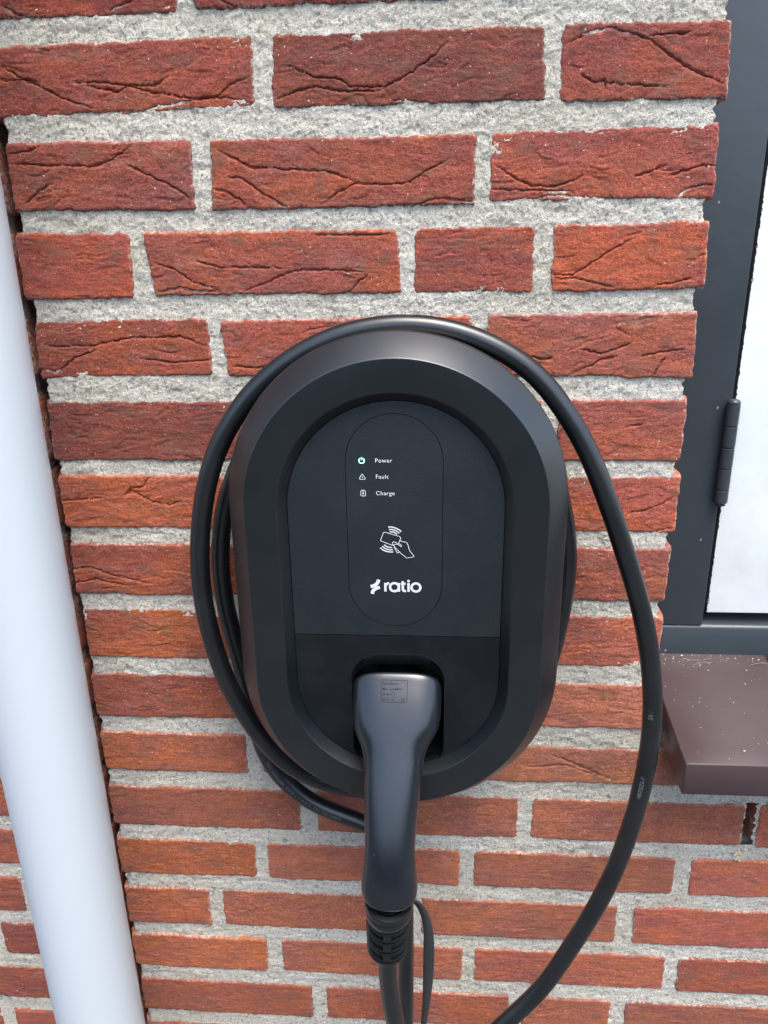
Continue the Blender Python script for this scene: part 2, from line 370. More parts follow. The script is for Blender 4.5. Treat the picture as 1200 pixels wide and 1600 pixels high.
BRICKS_LEFT=[
 ([(-785,198.9),(-575,198.9),(-575,148.9),(-785,148.9)],(150,68,52)),
 ([(-562,198.9),(-357,198.9),(-357,148.9),(-562,148.9)],(150,68,52)),
 ([(-678,130.4),(-468,130.4),(-468,80.4),(-678,80.4)],(140,62,48)),
 ([(-455,130.4),(-357,130.4),(-357,80.4),(-455,80.4)],(140,62,48)),
 ([(-730,61.9),(-520,61.9),(-520,11.9),(-730,11.9)],(146,66,50)),
 ([(-507,61.9),(-357,61.9),(-357,11.9),(-507,11.9)],(146,66,50)),
 ([(-785,-6.6),(-575,-6.6),(-575,-56.6),(-785,-56.6)],(150,68,52)),
 ([(-562,-6.6),(-357,-6.6),(-357,-56.6),(-562,-56.6)],(150,68,52)),
 ([(-678,-68.2),(-468,-68.2),(-468,-117.1),(-678,-117.1)],(140,62,48)),
 ([(-455,-68.2),(-357,-68.2),(-357,-117.1),(-455,-117.1)],(140,62,48)),
 ([(-730,-137.4),(-520,-137.4),(-520,-187.1),(-730,-187.1)],(150,68,52)),
 ([(-507,-137.4),(-357,-137.4),(-357,-187.1),(-507,-187.1)],(150,68,52)),
 ([(-785,-204.8),(-575,-204.8),(-575,-254.6),(-785,-254.6)],(146,66,50)),
 ([(-562,-204.8),(-357,-204.8),(-357,-254.6),(-562,-254.6)],(146,66,50)),
 ([(-678,-273.9),(-468,-273.9),(-468,-322.8),(-678,-322.8)],(146,66,50)),
 ([(-455,-273.9),(-357,-273.9),(-357,-322.8),(-455,-322.8)],(146,66,50)),
 ([(-730,-343.5),(-520,-343.5),(-520,-396.4),(-730,-396.4)],(150,68,52)),
 ([(-507,-343.5),(-357,-343.5),(-357,-396.4),(-507,-396.4)],(150,68,52)),
 ([(-785,-410.9),(-575,-410.9),(-575,-461.5),(-785,-461.5)],(146,66,50)),
 ([(-562,-410.9),(-357,-410.9),(-357,-461.5),(-562,-461.5)],(146,66,50)),
 ([(-678,-477.9),(-468,-477.9),(-468,-529.3),(-678,-529.3)],(140,62,48)),
 ([(-455,-477.9),(-357,-477.9),(-357,-529.3),(-455,-529.3)],(140,62,48)),
 ([(-730,-546),(-520,-546),(-520,-598.7),(-730,-598.7)],(150,68,52)),
 ([(-507,-546),(-357,-546),(-357,-598.7),(-507,-598.7)],(150,68,52)),
 ([(-785,-618),(-575,-618),(-575,-667.2),(-785,-667.2)],(150,68,52)),
 ([(-562,-618),(-357,-618),(-357,-667.2),(-562,-667.2)],(150,68,52)),
 ([(-678,-686.1),(-468,-686.1),(-468,-732.5),(-678,-732.5)],(146,66,50)),
 ([(-455,-686.1),(-357,-686.1),(-357,-732.5),(-455,-732.5)],(146,66,50)),
 ([(-730,-753.7),(-520,-753.7),(-520,-804.5),(-730,-804.5)],(150,68,52)),
 ([(-507,-753.7),(-357,-753.7),(-357,-804.5),(-507,-804.5)],(150,68,52)),
 ([(-785,-823.6),(-575,-823.6),(-575,-870.6),(-785,-870.6)],(150,68,52)),
 ([(-562,-823.6),(-357,-823.6),(-357,-870.6),(-562,-870.6)],(150,68,52)),
 ([(-693.7,-890.7),(-470.7,-890.7),(-470.7,-940.9),(-693.7,-940.9)],(150,68,52)),
 ([(-455.7,-890.7),(-357,-890.7),(-357,-940.9),(-455.7,-940.9)],(150,68,52)),
 ([(-730,-959.5),(-520,-959.5),(-520,-1007.3),(-730,-1007.3)],(140,62,48)),
 ([(-507,-959.5),(-357,-959.5),(-357,-1007.3),(-507,-1007.3)],(140,62,48)),
 ([(-785,-1028.6),(-575,-1028.6),(-575,-1077.4),(-785,-1077.4)],(140,62,48)),
 ([(-562,-1028.6),(-357,-1028.6),(-357,-1077.4),(-562,-1077.4)],(140,62,48)),
 ([(-600,-1097.1),(-531.9,-1097.1),(-531.9,-1147.1),(-600,-1147.1)],(150,68,52)),
 ([(-516.9,-1097.1),(-357,-1097.1),(-357,-1147.1),(-516.9,-1147.1)],(150,68,52)),
 ([(-730,-1165.6),(-520,-1165.6),(-520,-1215.6),(-730,-1215.6)],(150,68,52)),
 ([(-507,-1165.6),(-357,-1165.6),(-357,-1215.6),(-507,-1215.6)],(150,68,52)),
 ([(-785,-1234.1),(-575,-1234.1),(-575,-1284.1),(-785,-1284.1)],(140,62,48)),
 ([(-562,-1234.1),(-357,-1234.1),(-357,-1284.1),(-562,-1284.1)],(140,62,48)),
 ([(-678,-1302.6),(-468,-1302.6),(-468,-1352.6),(-678,-1352.6)],(140,62,48)),
 ([(-455,-1302.6),(-357,-1302.6),(-357,-1352.6),(-455,-1352.6)],(140,62,48)),
 ([(-730,-1371.1),(-520,-1371.1),(-520,-1421.1),(-730,-1421.1)],(140,62,48)),
 ([(-507,-1371.1),(-357,-1371.1),(-357,-1421.1),(-507,-1421.1)],(140,62,48)),
]
CRACKS=[
 [(-337.3,-81.7),(-325.8,-89),(-309.2,-96.9),(-292.6,-105.3),(-268.2,-113.5)],
 [(-339.2,-92.1),(-318.6,-91.8),(-308.8,-94.7)],
 [(-288.5,-95.3),(-263,-95.1),(-240.6,-97.9),(-218.6,-103.8),(-188.9,-108.5),(-168.7,-107.3),(-160.7,-101),(-140.3,-93)],
 [(-227.5,-115),(-204.4,-112.1),(-178.8,-108.4),(-161.3,-108.4),(-141.8,-113.8)],
 [(-270.9,-97.1),(-258.7,-100.5),(-246.2,-102.2),(-238.1,-98),(-218,-98.6),(-207.3,-93.2)],
 [(-329.8,-42.1),(-318.4,-48.3),(-309,-51.5)],
 [(-246.4,-48.5),(-228.4,-42.2)],
 [(-160.7,-44.4),(-151.4,-48.8)],
 [(-114.4,-87.8),(-93.9,-96.5),(-74.4,-97.9),(-67.3,-103.6),(-40.6,-104.8),(-21.3,-96.4),(-2.2,-84.4),(7.2,-76.4)],
 [(-124.2,-110.7),(-106.6,-105.6),(-94.2,-102.9),(-69.9,-107),(-40.7,-107.8)],
 [(-40.8,-113),(-21.4,-115.7),(7.7,-117.7),(22.1,-116.8),(78.4,-117.1)],
 [(91.4,-81.1),(109.4,-74.3),(125.1,-70.8),(139.2,-75.2),(153.2,-78.9),(167.9,-89.5),(185,-99.5),(213.9,-111.5)],
 [(153,-77.3),(182.3,-75.8)],
 [(104.2,-100),(116.3,-106.7),(123.2,-104.8),(125.1,-111.1)],
 [(123.3,-106),(144.4,-108.7),(167.8,-110.2)],
 [(-342.7,-144.4),(-322.1,-141.7),(-313.5,-137.3)],
 [(-343.9,-151),(-318.7,-152.5),(-271.5,-154.4),(-257.8,-150.1),(-238.2,-139.1)],
 [(-247.8,-153.1),(-225.6,-163.8),(-210.8,-170.7),(-195.2,-181.4)],
 [(-334.4,-181.6),(-322.1,-172.2),(-310.5,-166.8)],
 [(-174.5,-144.2),(-157.4,-152.4),(-147.6,-158.1),(-122.2,-160),(-86.8,-162.2),(-61.8,-170.6)],
 [(-166.1,-164.6),(-153.3,-166.3),(-138.7,-177.4),(-118.7,-188.2)],
 [(-177.7,-173.3),(-167,-175.4),(-152.2,-185.1)],
 [(-93,-187.2),(-77.2,-177.2),(-64.4,-171.4),(-41.7,-172.8),(-21.6,-171.4),(-6.7,-162.6),(10.6,-154.8)],
 [(-42,-188.2),(-14.1,-187.8),(-1.6,-183.4),(28.5,-186.3)],
 [(44.1,-160.5),(57.6,-168.5),(72.6,-175.7),(87.4,-176.9),(101.9,-174),(113.7,-168.4)],
 [(41.7,-177.8),(82.7,-179.5),(102.3,-180.9),(107.4,-183.2)],
 [(78,-185),(92.7,-183),(107.5,-185.5),(132,-186.5)],
 [(185.2,-186.2),(191.8,-180.4),(203.4,-177.5),(210.7,-178.5)],
 [(176.4,-171.1),(197.2,-164.8),(211.3,-164.3)],
 [(150.1,-171.4),(159.4,-168.5),(173.4,-164.3)],
 [(-233.2,-227.7),(-217.6,-232.9),(-202.4,-243.2),(-178.8,-251.2)],
 [(-231.6,-251.6),(-213.8,-248.2),(-203.2,-250.9),(-178.9,-251.7)],
 [(-159.9,-251.4),(-143.5,-246.6),(-127,-239.2),(-110.9,-235.5),(-84.6,-235.8),(-58.4,-237.7)],
 [(-72,-253.5),(-63.8,-245.1),(-55.8,-240.2)],
 [(-200.6,-225.7),(-179.9,-232.5),(-147.9,-232.9),(-121.4,-234.3)],
 [(-99.1,-208.6),(-68,-209.6),(-37.2,-209.2)],
 [(93.1,-242.3),(108.8,-242.5),(123.2,-233),(139.9,-222.7),(154.1,-215.3)],
 [(94.2,-244.3),(111.5,-245),(132,-250.2),(142.3,-252.8)],
 [(174.9,-251.7),(192,-248.5),(201.7,-246.2)],
 [(-342.4,-291.6),(-331.7,-296),(-297.5,-295.2),(-259.9,-288.5),(-240.4,-288.7),(-218,-287.8),(-193.9,-296.6)],
 [(-345.2,-314.6),(-332.5,-318),(-322.9,-312.5),(-313.2,-305.4),(-292.4,-299)],
 [(-256.5,-305.8),(-225.9,-309.8),(-192.1,-307.9)],
 [(-174.8,-313.4),(-153.7,-314.7),(-137,-313.1)],
 [(111.3,-322.7),(126.6,-314.8),(136.7,-310.1),(149.4,-307.1)],
 [(167.5,-307.2),(187.8,-303.7),(203,-302.3)],
 [(117.7,-300.6),(136.3,-304.9),(151.4,-299.8),(160.3,-295.8)],
 [(73.5,-305.5),(89.5,-309.3),(97.3,-307.2)],
 [(179.4,-323.6),(186,-311.5),(189.2,-307.9)],
 [(-346.8,-435.7),(-317.8,-433.7),(-305.5,-432.4)],
 [(-284.1,-430.4),(-277.5,-426),(-266.3,-432.1),(-257.8,-436.4),(-243.1,-439.4),(-230.6,-434.4)],
 [(-260.8,-412),(-264.9,-421.1),(-277,-422.4),(-284.1,-430.4)],
 [(169.1,-443.9),(180.1,-442.6),(196,-436.6),(208.8,-427.7)],
 [(193,-461.8),(209.2,-457.4)],
 [(159.7,-366.8),(167.6,-365.1),(175.6,-365.2)],
 [(-353.6,-506),(-327.8,-501.6),(-304,-510.6),(-267.4,-518.1)],
 [(-348.1,-519.3),(-323.4,-514.2),(-292.7,-520.5)],
 [(14.6,-703.1),(52.8,-694.2)],
 [(91.8,-715.9),(129.7,-710.7),(168.5,-724.7)],
 [(116.4,-699.7),(142.2,-710.2),(181.5,-729.6)],
]
PLUG=[(-30.5, -560.0, 26.8, -86.0) ,
(-30.8, -566.8, 35.0, -90.0) ,
(-30.6, -575.4, 37.0, -96.0) ,
(-30.9, -588.7, 36.9, -104.0) ,
(-31.2, -599.5, 34.6, -111.0) ,
(-32.0, -606.5, 28.8, -118.5) ,
(-32.4, -613.8, 25.0, -125.5) ,
(-32.6, -623.6, 23.9, -133.0) ,
(-33.4, -640.6, 22.6, -143.0) ,
(-34.0, -660.9, 20.8, -156.0) ,
(-34.4, -674.5, 20.2, -164.0) ,
(-34.6, -690.8, 21.5, -168.5) ,
(-34.8, -702.2, 23.0, -170.0) ,
(-34.5, -709.6, 22.4, -170.5) ,
(-34.0, -713.7, 19.9, -171.0) ,
]
LOOP=[(17.2, -95, -1032.3), (42.9, -90, -995.7), (73.0, -85, -957.9), (107.9, -80, -918.2), (135.5, -76, -860.8), (159.7, -72, -807.0), (174.3, -70, -756.4), (183.9, -68, -708.8), (189.1, -66, -668.2), (191.4, -64, -629.1), (190.1, -62, -593.9), (185.1, -60, -559.2), (175.6, -58, -516.0), (164.1, -56, -482.4), (152.7, -55, -449.9), (139.6, -54, -418.3), (126.3, -52, -383.6), (110.2, -50, -355.6), (94.2, -48, -331.6), (77.6, -46, -311.4), (61.0, -45, -300.1), (38.6, -44, -288.9), (12.4, -44, -279.0), (-27.0, -44, -274.7), (-66.9, -44, -279.7), (-94.3, -45, -289.1), (-121.9, -46, -304.7), (-146.0, -48, -324.5), (-165.7, -50, -349.0), (-180.1, -52, -374.1), (-191.4, -53, -406.1), (-200.8, -54, -455.6), (-203.4, -54, -500.6), (-200.7, -54, -531.7), (-194.9, -54, -563.6), (-187.4, -53, -597.2), (-166.0, -50, -644.7), (-150.9, -47, -673.5), (-137.5, -44, -688.5), (-123.4, -40, -703.0), (-98.4, -34, -717.4), (-61.1, -30, -725.3), (-16.9, -30, -719.1), (26.5, -30, -698.7), (68.0, -30, -657.2), (100.9, -28, -595.3), (112.0, -28, -529.8), (116.1, -28, -486.5), (113.6, -28, -456.7), (102.8, -28, -410.8), (80.8, -28, -361.5), (45.9, -26, -325.0), (4.4, -24, -304.5), (-42.1, -24, -299.0), (-95.0, -24, -314.2), (-139.7, -25, -351.1), (-170.3, -26, -395.4), (-184.2, -27, -430.0), (-191.1, -28, -465.7), (-193.2, -28, -496.7), (-191.2, -28, -528.7), (-185.9, -27, -562.0), (-179.7, -25, -600.6), (-175.4, -23, -637.1), (-172.7, -22, -666.8), (-166.5, -22, -696.6), (-151.9, -22, -722.1), (-132.0, -23, -741.6), (-108.8, -25, -754.8), (-84.6, -28, -759.9), (-61.7, -32, -762.5), (-42.4, -36, -773.1), (-30.9, -40, -800.9), (-27.9, -42, -844.0), (-27.8, -42, -930.9), (-28.4, -42, -1024.3), (-30.5, -42, -1125.4)]
STRAP=[(-22.3, -150, -734.2), (-13.8, -150, -736.5), (-7.3, -150, -748.6), (-3.5, -150, -766.0), (-2.9, -147, -798.2), (-3.9, -142, -841.9), (-7.4, -134, -900.1), (-14.9, -124, -983.0)]
WEEP=(314,325,-804,-751)
PIPE_X,PIPE_Y,PIPE_R=-337.4,-104.8,40.0
TANG=(-0.1,-0.45); TFLIP=False
RX0,RX1,RZ0,RZ1=-42.6,-21.5,-566.0,-552.0
RATING=[('Ratio Electric',-41.6,-555.0,2.3),('Max. 32A/480V~',-41.6,-558.4,2.3),('3P+N+',-41.6,-561.8,2.3),('EVTC-10',-41.6,-565.2,2.3),('CE',-26.6,-565.3,2.8)]
COL0=(-34.8, -170.0, -713.4)
COL1=(-37.7, -156.0, -780.5)
FRONT=[(-36.7, -162.0, -754.6), (-38.0, -154.0, -792.2), (-38.6, -149.0, -816.7), (-38.1, -145.0, -844.3), (-33.2, -140.0, -894.0), (-20.9, -130.0, -966.0), (10.5, -115.0, -1030.8)]

def seg_dist(X, Z, pts):
    D = np.full(X.shape, 1e9); SG = np.zeros(X.shape); TT = np.zeros(X.shape)
    n = len(pts)-1; tot = 0; L = [math.dist(pts[i], pts[i+1]) for i in range(n)]; tl = sum(L)+1e-6
    for i in range(n):
        ax, az = pts[i]; bx, bz = pts[i+1]; dx, dz = bx-ax, bz-az; l2 = dx*dx+dz*dz+1e-9
        t = np.clip(((X-ax)*dx+(Z-az)*dz)/l2, 0, 1)
        ex = X-(ax+t*dx); ez = Z-(az+t*dz); d = np.hypot(ex, ez)
        k = d < D
        D = np.where(k, d, D); SG = np.where(k, np.sign(ex*dz-ez*dx), SG); TT = np.where(k, (tot+t*L[i])/tl, TT)
        tot += L[i]
    return D, SG, TT
def make_brick(q, col, seed, step, parent, traced, label=None):
    q = np.array(q, float); rs = np.random.RandomState(seed)
    c = q.mean(0)
    ex = 1.2
    q = q + np.array([(-ex,ex),(ex,ex),(ex,-ex),(-ex,-ex)])
    Wd = (q[1,0]-q[0,0]+q[2,0]-q[3,0])/2; Hd = (q[0,1]-q[3,1]+q[1,1]-q[2,1])/2
    nx = max(6, int(Wd/step)); nz = max(5, int(Hd/step))
    u = np.linspace(0,1,nx+1); v = np.linspace(0,1,nz+1); Uu, Vv = np.meshgrid(u, v)
    X = (q[3,0]*(1-Uu)+q[2,0]*Uu)*(1-Vv) + (q[0,0]*(1-Uu)+q[1,0]*Uu)*Vv
    Z = (q[3,1]*(1-Uu)+q[2,1]*Uu)*(1-Vv) + (q[0,1]*(1-Uu)+q[1,1]*Uu)*Vv
    lx = Uu*Wd; lz = Vv*Hd
    # wavy outline
    sd_ = seed*1.7
    X = X + 1.1*noise(X/14, Z/9, sd_)*1.0; Z = Z + 1.0*noise(X/22, Z/14, sd_+5) + .35*noise(X/5, Z/9, sd_+7)
    r = rs.uniform(3, 6.5)
    qx = np.abs(lx-Wd/2)-(Wd/2-r); qz = np.abs(lz-Hd/2)-(Hd/2-r)
    d = -(np.hypot(np.maximum(qx,0), np.maximum(qz,0)) + np.minimum(np.maximum(qx,qz),0) - r)
    d = d - .6 + .75*fbm(X/6, Z/6, sd_+2, 3)*.9 - 2.4*np.maximum(0, noise(X/12, Z/12, sd_+9)-.55)
    R = 2.4
    drop = np.where(d < R, R-np.sqrt(np.maximum(R*R-(R-np.clip(d,0,R))**2, 0)), 0) + np.maximum(-d,0)*2.5
    drop = np.minimum(drop, 6)
    h = .60*fbm(X/42, Z/22, sd_+11, 2) + .30*fbm(X/16, Z/7, sd_+13, 3) + .22*fbm(X/3.6, Z/2.4, sd_+17, 2)
    h += rs.uniform(-.9,.9) + (lx/Wd-.5)*rs.uniform(-1.0,1.0) + (lz/Hd-.5)*rs.uniform(-.9,.9)
    if c[1] < -690: h = h*.62
    crk = np.zeros(X.shape)
    if step < 2:
        # folds of the hand-moulded clay: thin creases where a warped field crosses zero
        wx = X + 6*noise(X/25, Z/18, sd_+20); wz = Z + 4*noise(X/20, Z/15, sd_+21)
        for j, (amp, gate) in enumerate(((.75, .05 if not traced else .38), (.5, .05 if not traced else .22))):
            n = noise(wx/(38-14*j), wz/(11-4*j), sd_+30+j*7); g = np.clip((noise(X/30, Z/16, sd_+40+j)-gate)*4, 0, 1)
            gx = np.gradient(n, axis=1)/step; gz = np.gradient(n, axis=0)/step
            dd = np.abs(n)/(np.hypot(gx, gz)+.01)
            crk += 1.15*(1 if c[1] > -330 else .6 if c[1] > -690 else .22)*amp*g*np.exp(-(dd/.6)**2); h += .28*g*np.tanh(n*12)*np.exp(-dd/5)
        bb = (X.min()-2, X.max()+2, Z.min()-2, Z.max()+2)
        for pts in CRACKS:
            cx = sum(p[0] for p in pts)/len(pts); cz = sum(p[1] for p in pts)/len(pts)
            if not (bb[0] < cx < bb[1] and bb[2] < cz < bb[3]): continue
            jx = X + .9*noise(X/5, Z/5, sd_+50) + .35*noise(X/1.8, Z/1.8, sd_+51); jz = Z + .9*noise(X/5, Z/5, sd_+52) + .35*noise(X/1.8, Z/1.8, sd_+53)
            D, SG, T = seg_dist(jx, jz, pts)
            tp = np.clip(np.minimum(T, 1-T)*6+.25, 0, 1)
            wdt = (.50+.35*noise(X/9, Z/9, sd_+54))*(.6+.5*tp)
            crk += 2.6*tp*np.exp(-(D/np.maximum(wdt,.4))**2)
            h += SG*.26*tp*np.exp(-D/4) 
    h = h - crk - drop
    Y = -h
    V = np.stack([X, Y, Z], -1).reshape(-1, 3)
    n1 = nx+1; idx = np.arange((nz+1)*n1).reshape(nz+1, n1)
    F = np.stack([idx[:-1,:-1], idx[:-1,1:], idx[1:,1:], idx[1:,:-1]], -1).reshape(-1, 4)
    ring = np.concatenate([idx[0,:-1], idx[:-1,-1], idx[-1,:0:-1], idx[:0:-1,0]])
    b0 = len(V); back = V[ring].copy(); back[:,1] = 98
    V = np.vstack([V, back]); k = len(ring); a = np.arange(k); a2 = (a+1) % k
    F = np.vstack([F, np.stack([ring[a2], ring[a], b0+a, b0+a2], -1)])
    o = obj_np('brick', V, F, M_BRICK, parent, sharp=75, origin=(c[0], 0, c[1]))
    at = o.data.attributes.new('edge', 'FLOAT', 'POINT')
    e = np.concatenate([np.clip(1-(d-.3)/3.2, 0, 1).ravel(), np.zeros(k)])
    at.data.foreach_set('value', e.astype(np.float32))
    g = 1.0
    cc = srgb(*col); vv = rs.uniform(.90, 1.10); low = 1.0 if c[1] > -690 else 1.12
    o.color = (cc[0]*.98*vv, cc[1]*1.04*vv*low, cc[2]*.80*vv*low, 1)
    return o
def in_quad(X, Z, q, m):
    x0 = (q[0][0]+q[3][0])/2+m; x1 = (q[1][0]+q[2][0])/2-m; z1 = (q[0][1]+q[1][1])/2-m; z0 = (q[2][1]+q[3][1])/2+m
    return (X > x0) & (X < x1) & (Z > z0) & (Z < z1)
def make_mortar(x0, x1, z0, z1, step, bricks, parent, holes=(), skirt=True):
    nx = int((x1-x0)/step); nz = int((z1-z0)/step)
    X, Z = np.meshgrid(np.linspace(x0, x1, nx+1), np.linspace(z0, z1, nz+1))
    h = -1.7 + .7*fbm(X/30, Z/16, 3, 2) + .55*fbm(X/7, Z/6, 5, 3) + .5*noise(X/2.3, Z/2.2, 9)
    # a trowelled joint leans a little forward at its lower arris
    ch = np.maximum(0, np.abs(noise(X/16, Z/12, 15))-.45)*-2.2
    Y = -(h+ch)
    Xw = X + 2.0*noise(X/10, Z/6, 21) + .8*noise(X/3, Z/3, 23); Zw = Z
    Xw = np.clip(Xw, x0-3, x1+3)
    cx = (X[:-1,:-1]+X[1:,1:])/2; cz = (Z[:-1,:-1]+Z[1:,1:])/2
    keep = np.ones(cx.shape, bool)
    for q, _ in bricks: keep &= ~in_quad(cx, cz, q, 6.5)
    for hx0, hx1, hz0, hz1 in holes:
        keep &= ~((cx > hx0+2*noise(cx/7, cz/7, 2)) & (cx < hx1+2*noise(cx/7, cz/7, 3)) & (cz > hz0) & (cz < hz1))
    idx = np.arange((nz+1)*(nx+1)).reshape(nz+1, nx+1)
    F = np.stack([idx[:-1,:-1], idx[:-1,1:], idx[1:,1:], idx[1:,:-1]], -1)[keep]
    V = np.stack([Xw, Y, Zw], -1).reshape(-1, 3)
    if skirt:
        for col, flip in ((0, True), (nx, False)):
            e = idx[:, col]; b = V[e].copy(); b[:,1] = 22; n0 = len(V); V = np.vstack([V, b]); a = np.arange(nz)
            s = np.stack([e[a], n0+a, n0+a+1, e[a+1]], -1)
            if not flip: s = s
            else: s = s[:, ::-1]
            F = np.vstack([F, s])
    used = np.unique(F); rm = np.full(len(V), -1); rm[used] = np.arange(len(used))
    return obj_np('mortar', V[used], rm[F], M_MORTAR, parent, sharp=None)

wall = thing('brick_wall', (-60, 40, -1750), 'red hand-moulded brick wall with grey mortar behind the black charging point', 'brick wall')
WX0, WX1, WZ0, WZ1 = WEEP
for i, (q, c) in enumerate(BRICKS):
    xs = [p[0] for p in q]; zs = [p[1] for p in q]
    vis = max(zs) > -1075 and min(zs) < 18 and min(xs) < 395
    step = 4.5 if not vis else (.85 if min(zs) > -330 else 1.0 if min(zs) > -700 else 1.25)
    cxm = (min(xs)+max(xs))/2; czm = (min(zs)+max(zs))/2
    if vis and -150 < min(xs) and max(xs) < 92 and -660 < czm < -325: step = 2.5      # behind the charger
    traced = czm > -330
    make_brick(q, c, 100+i, step, wall, traced)
make_mortar(-341, 206, -690, 30, 1.25, BRICKS, wall)
make_mortar(-341, 400, -1085, -690, 1.35, BRICKS, wall, holes=[WEEP])
make_mortar(400, 600, -1420, -690, 5, BRICKS, wall)
make_mortar(-341, 400, -1420, -1085, 5, BRICKS, wall)
make_mortar(-341, 204.5, 30, 235, 5, BRICKS, wall)
core = MB().box(-336, 199, 14, 90, -688, 235)
core.box(-336, WX0-4, 14, 90, -1420, -690).box(WX1+4, 600, 14, 90, -1420, -690)
core.box(WX0-4, WX1+4, 14, 90, WZ1+4, -690).box(WX0-4, WX1+4, 14, 90, -1420, WZ0-4)
core.build('mortar_core', M_MORTAR, wall)
MB().box(WX0-30, WX1+30, 92, 110, WZ0-30, WZ1+30).build('cavity_shade_back', M_SEAL_GAPSHADE, wall)  # black sheet painting the darkness deep in the open joint
# crumbs of mortar fallen out of the open joint
rs = np.random.RandomState(5); mb = MB()
for i in range(26):
    a = rs.rand(); x = WX0-4+a*9+rs.normal(0,1.5); z = WZ0-1-rs.rand()*17; r = rs.uniform(.7,2.0)
    P = [(x+r*dx*rs.uniform(.7,1.2), -1.2+r*dy*.5*rs.uniform(.7,1.2), z+r*dz*rs.uniform(.6,1.1)) for dx,dy,dz in ((1,0,0),(0,1,0),(-1,0,0),(0,-1,0),(0,0,1),(0,0,-1))]
    mb.add(P, [(0,1,4),(1,2,4),(2,3,4),(3,0,4),(1,0,5),(2,1,5),(3,2,5),(0,3,5)])
o = mb.build('mortar_crumbs', mat('yellow_crumbs', (.62,.52,.33), .95)[0], wall, sharp=10); o['kind'] = 'stuff'

lw = thing('brick_wall', (-460, 40, -1750), 'narrow piece of brick wall left of the white drainpipe, beyond the dark expansion joint', 'brick wall')
for i, (q, c) in enumerate(BRICKS_LEFT):
    q = [(max(p[0], -601.5), p[1]) for p in q]
    if q[1][0]-q[0][0] < 14: continue
    zs = [p[1] for p in q]; zc = sum(zs)/4
    xs = [p[0] for p in q]
    step = 1.3 if (-1075 < zc < -690 and max(xs) > -560) else 4.5
    make_brick(q, c, 300+i, step, lw, False)
make_mortar(-600, -361, -1085, -690, 1.35, BRICKS_LEFT, lw)
make_mortar(-600, -361, -690, 235, 4, BRICKS_LEFT, lw); make_mortar(-600, -361, -1420, -1085, 5, BRICKS_LEFT, lw)
MB().box(-600, -366, 14, 90, -1420, 235).build('mortar_core', M_MORTAR, lw)
lw.location.y += .006
# inner leaf closes the expansion joint and the wall cavity
inner = MB().box(-620, 195, 100, 200, -1750, 240).box(195, 620, 100, 200, -1750, -640).build('inner_leaf', M_INNER); inner['kind'] = 'structure'
plinth = MB().box(-620, 620, 4, 98, -1750, -1424).build('wall_base', M_MORTAR); plinth['kind'] = 'structure'
g = MB().add([(-40000,-60000,-1750),(40000,-60000,-1750),(40000,20000,-1750),(-40000,20000,-1750)], [(0,1,2,3)]).build('ground', M_GROUND); g['kind'] = 'structure'

# added dark green screen behind the camera, unseen, blocks low horizon light
hx_ = np.concatenate([np.full(30, -7.0), np.linspace(-7, 8, 60), np.full(30, 8.0)]); hy_ = np.concatenate([np.linspace(-.8, -5.2, 30), np.full(60, -5.2), np.linspace(-5.2, -.8, 30)])
mb = MB(); rg = []
for i in range(120):
    zt = 2150+70*float(noise(i*.45, 0, 3)); ox = 60*float(noise(i*.7, 2, 4))
    cxh, cyh = hx_[i]*1000, hy_[i]*1000; dx_, dy_ = (1, 0) if (i < 30 or i >= 90) else (0, 1)
    if i < 30: dx_ = -1
    if 30 <= i < 90: dy_ = -1
    rg.append([(cxh+dx_*(k_+ox), cyh+dy_*(k_+ox), z_-1750) for k_, z_ in ((0,0),(-20,700),(10,1500),(0,zt-60),(60,zt),(700,zt),(760,zt-60),(760,0))])
mb.loft(rg, True, True, closed=True); hg = mb.build('unseen_light_screen', painted('light_screen_green', (.035,.055,.025), .8, .3, (.06,.09,.04)))
hg['kind'] = 'structure'

# ------------------------------------------------------------------ window
win = thing('window', (400, 100, -632), 'anthracite window frame with a white panel and dark hinge, right of the bricks', 'window')
bevelled_box('side_jamb', M_FRAME, win, 190, 275.5, 76, 150, -592, 235, 1.2)
prof = [(76,-632),(76,-595.5),(77.5,-593),(80,-592),(98,-586),(98,-560),(150,-560),(150,-632)]
mb = MB(); mb.loft([[(x, y, z) for y, z in prof] for x in (190, 275.7, 620)], True, True)
mb.build('bottom_rail', M_FRAME, win, sharp=40)
bevelled_box('sash', M_SASH, win, 279.3, 620, 79, 120, -578.5, 235, .8)
MB().box(270, 620, 96, 149, -583, 235).build('gap_shade_slab', M_SEAL_GAPSHADE, win)  # black slab standing in for the shadow gap round the sash
# ragged rubber seal seen along the edge of the leaf
rs = np.random.RandomState(8); zz = np.arange(-577, 235, 2.0)
L = [(276.2, 82.5, z) for z in zz]; R = [(279.2+max(0, rs.normal(.1,.55)), 78.6, z) for z in zz]
mb = MB(); n = len(zz); mb.add(L+R, [(i, n+i, n+i+1, i+1) for i in range(n-1)]); mb.build('seal', M_SEAL_GAPSHADE, win)
def disc_ring(cx, cy, z, r, n=28): return [(cx+r*math.cos(2*math.pi*i/n), cy+r*math.sin(2*math.pi*i/n), z) for i in range(n)]
hinge = MB().box(271.5, 275, 71, 76.5, -456, -361)
hx, hy = 275.0, 70.0
hinge.loft([disc_ring(hx, hy, z, r) for z, r in ((-459.5,3.2),(-459,4.4),(-456,4.4))], True, True)
H = hinge.build('hinge', M_FRAME, win, sharp=30)
zs = [-456.5, -443, -422, -401.5, -381, -360.5]
for i in range(5):
    a, b = zs[i], zs[i+1]; rr = 6.0
    MB().loft([disc_ring(hx, hy, z, r) for z, r in ((a+.25,rr-.7),(a+.8,rr),(b-.8,rr),(b-.25,rr-.7))], True, True).build('knuckle', M_FRAME, H, sharp=40)
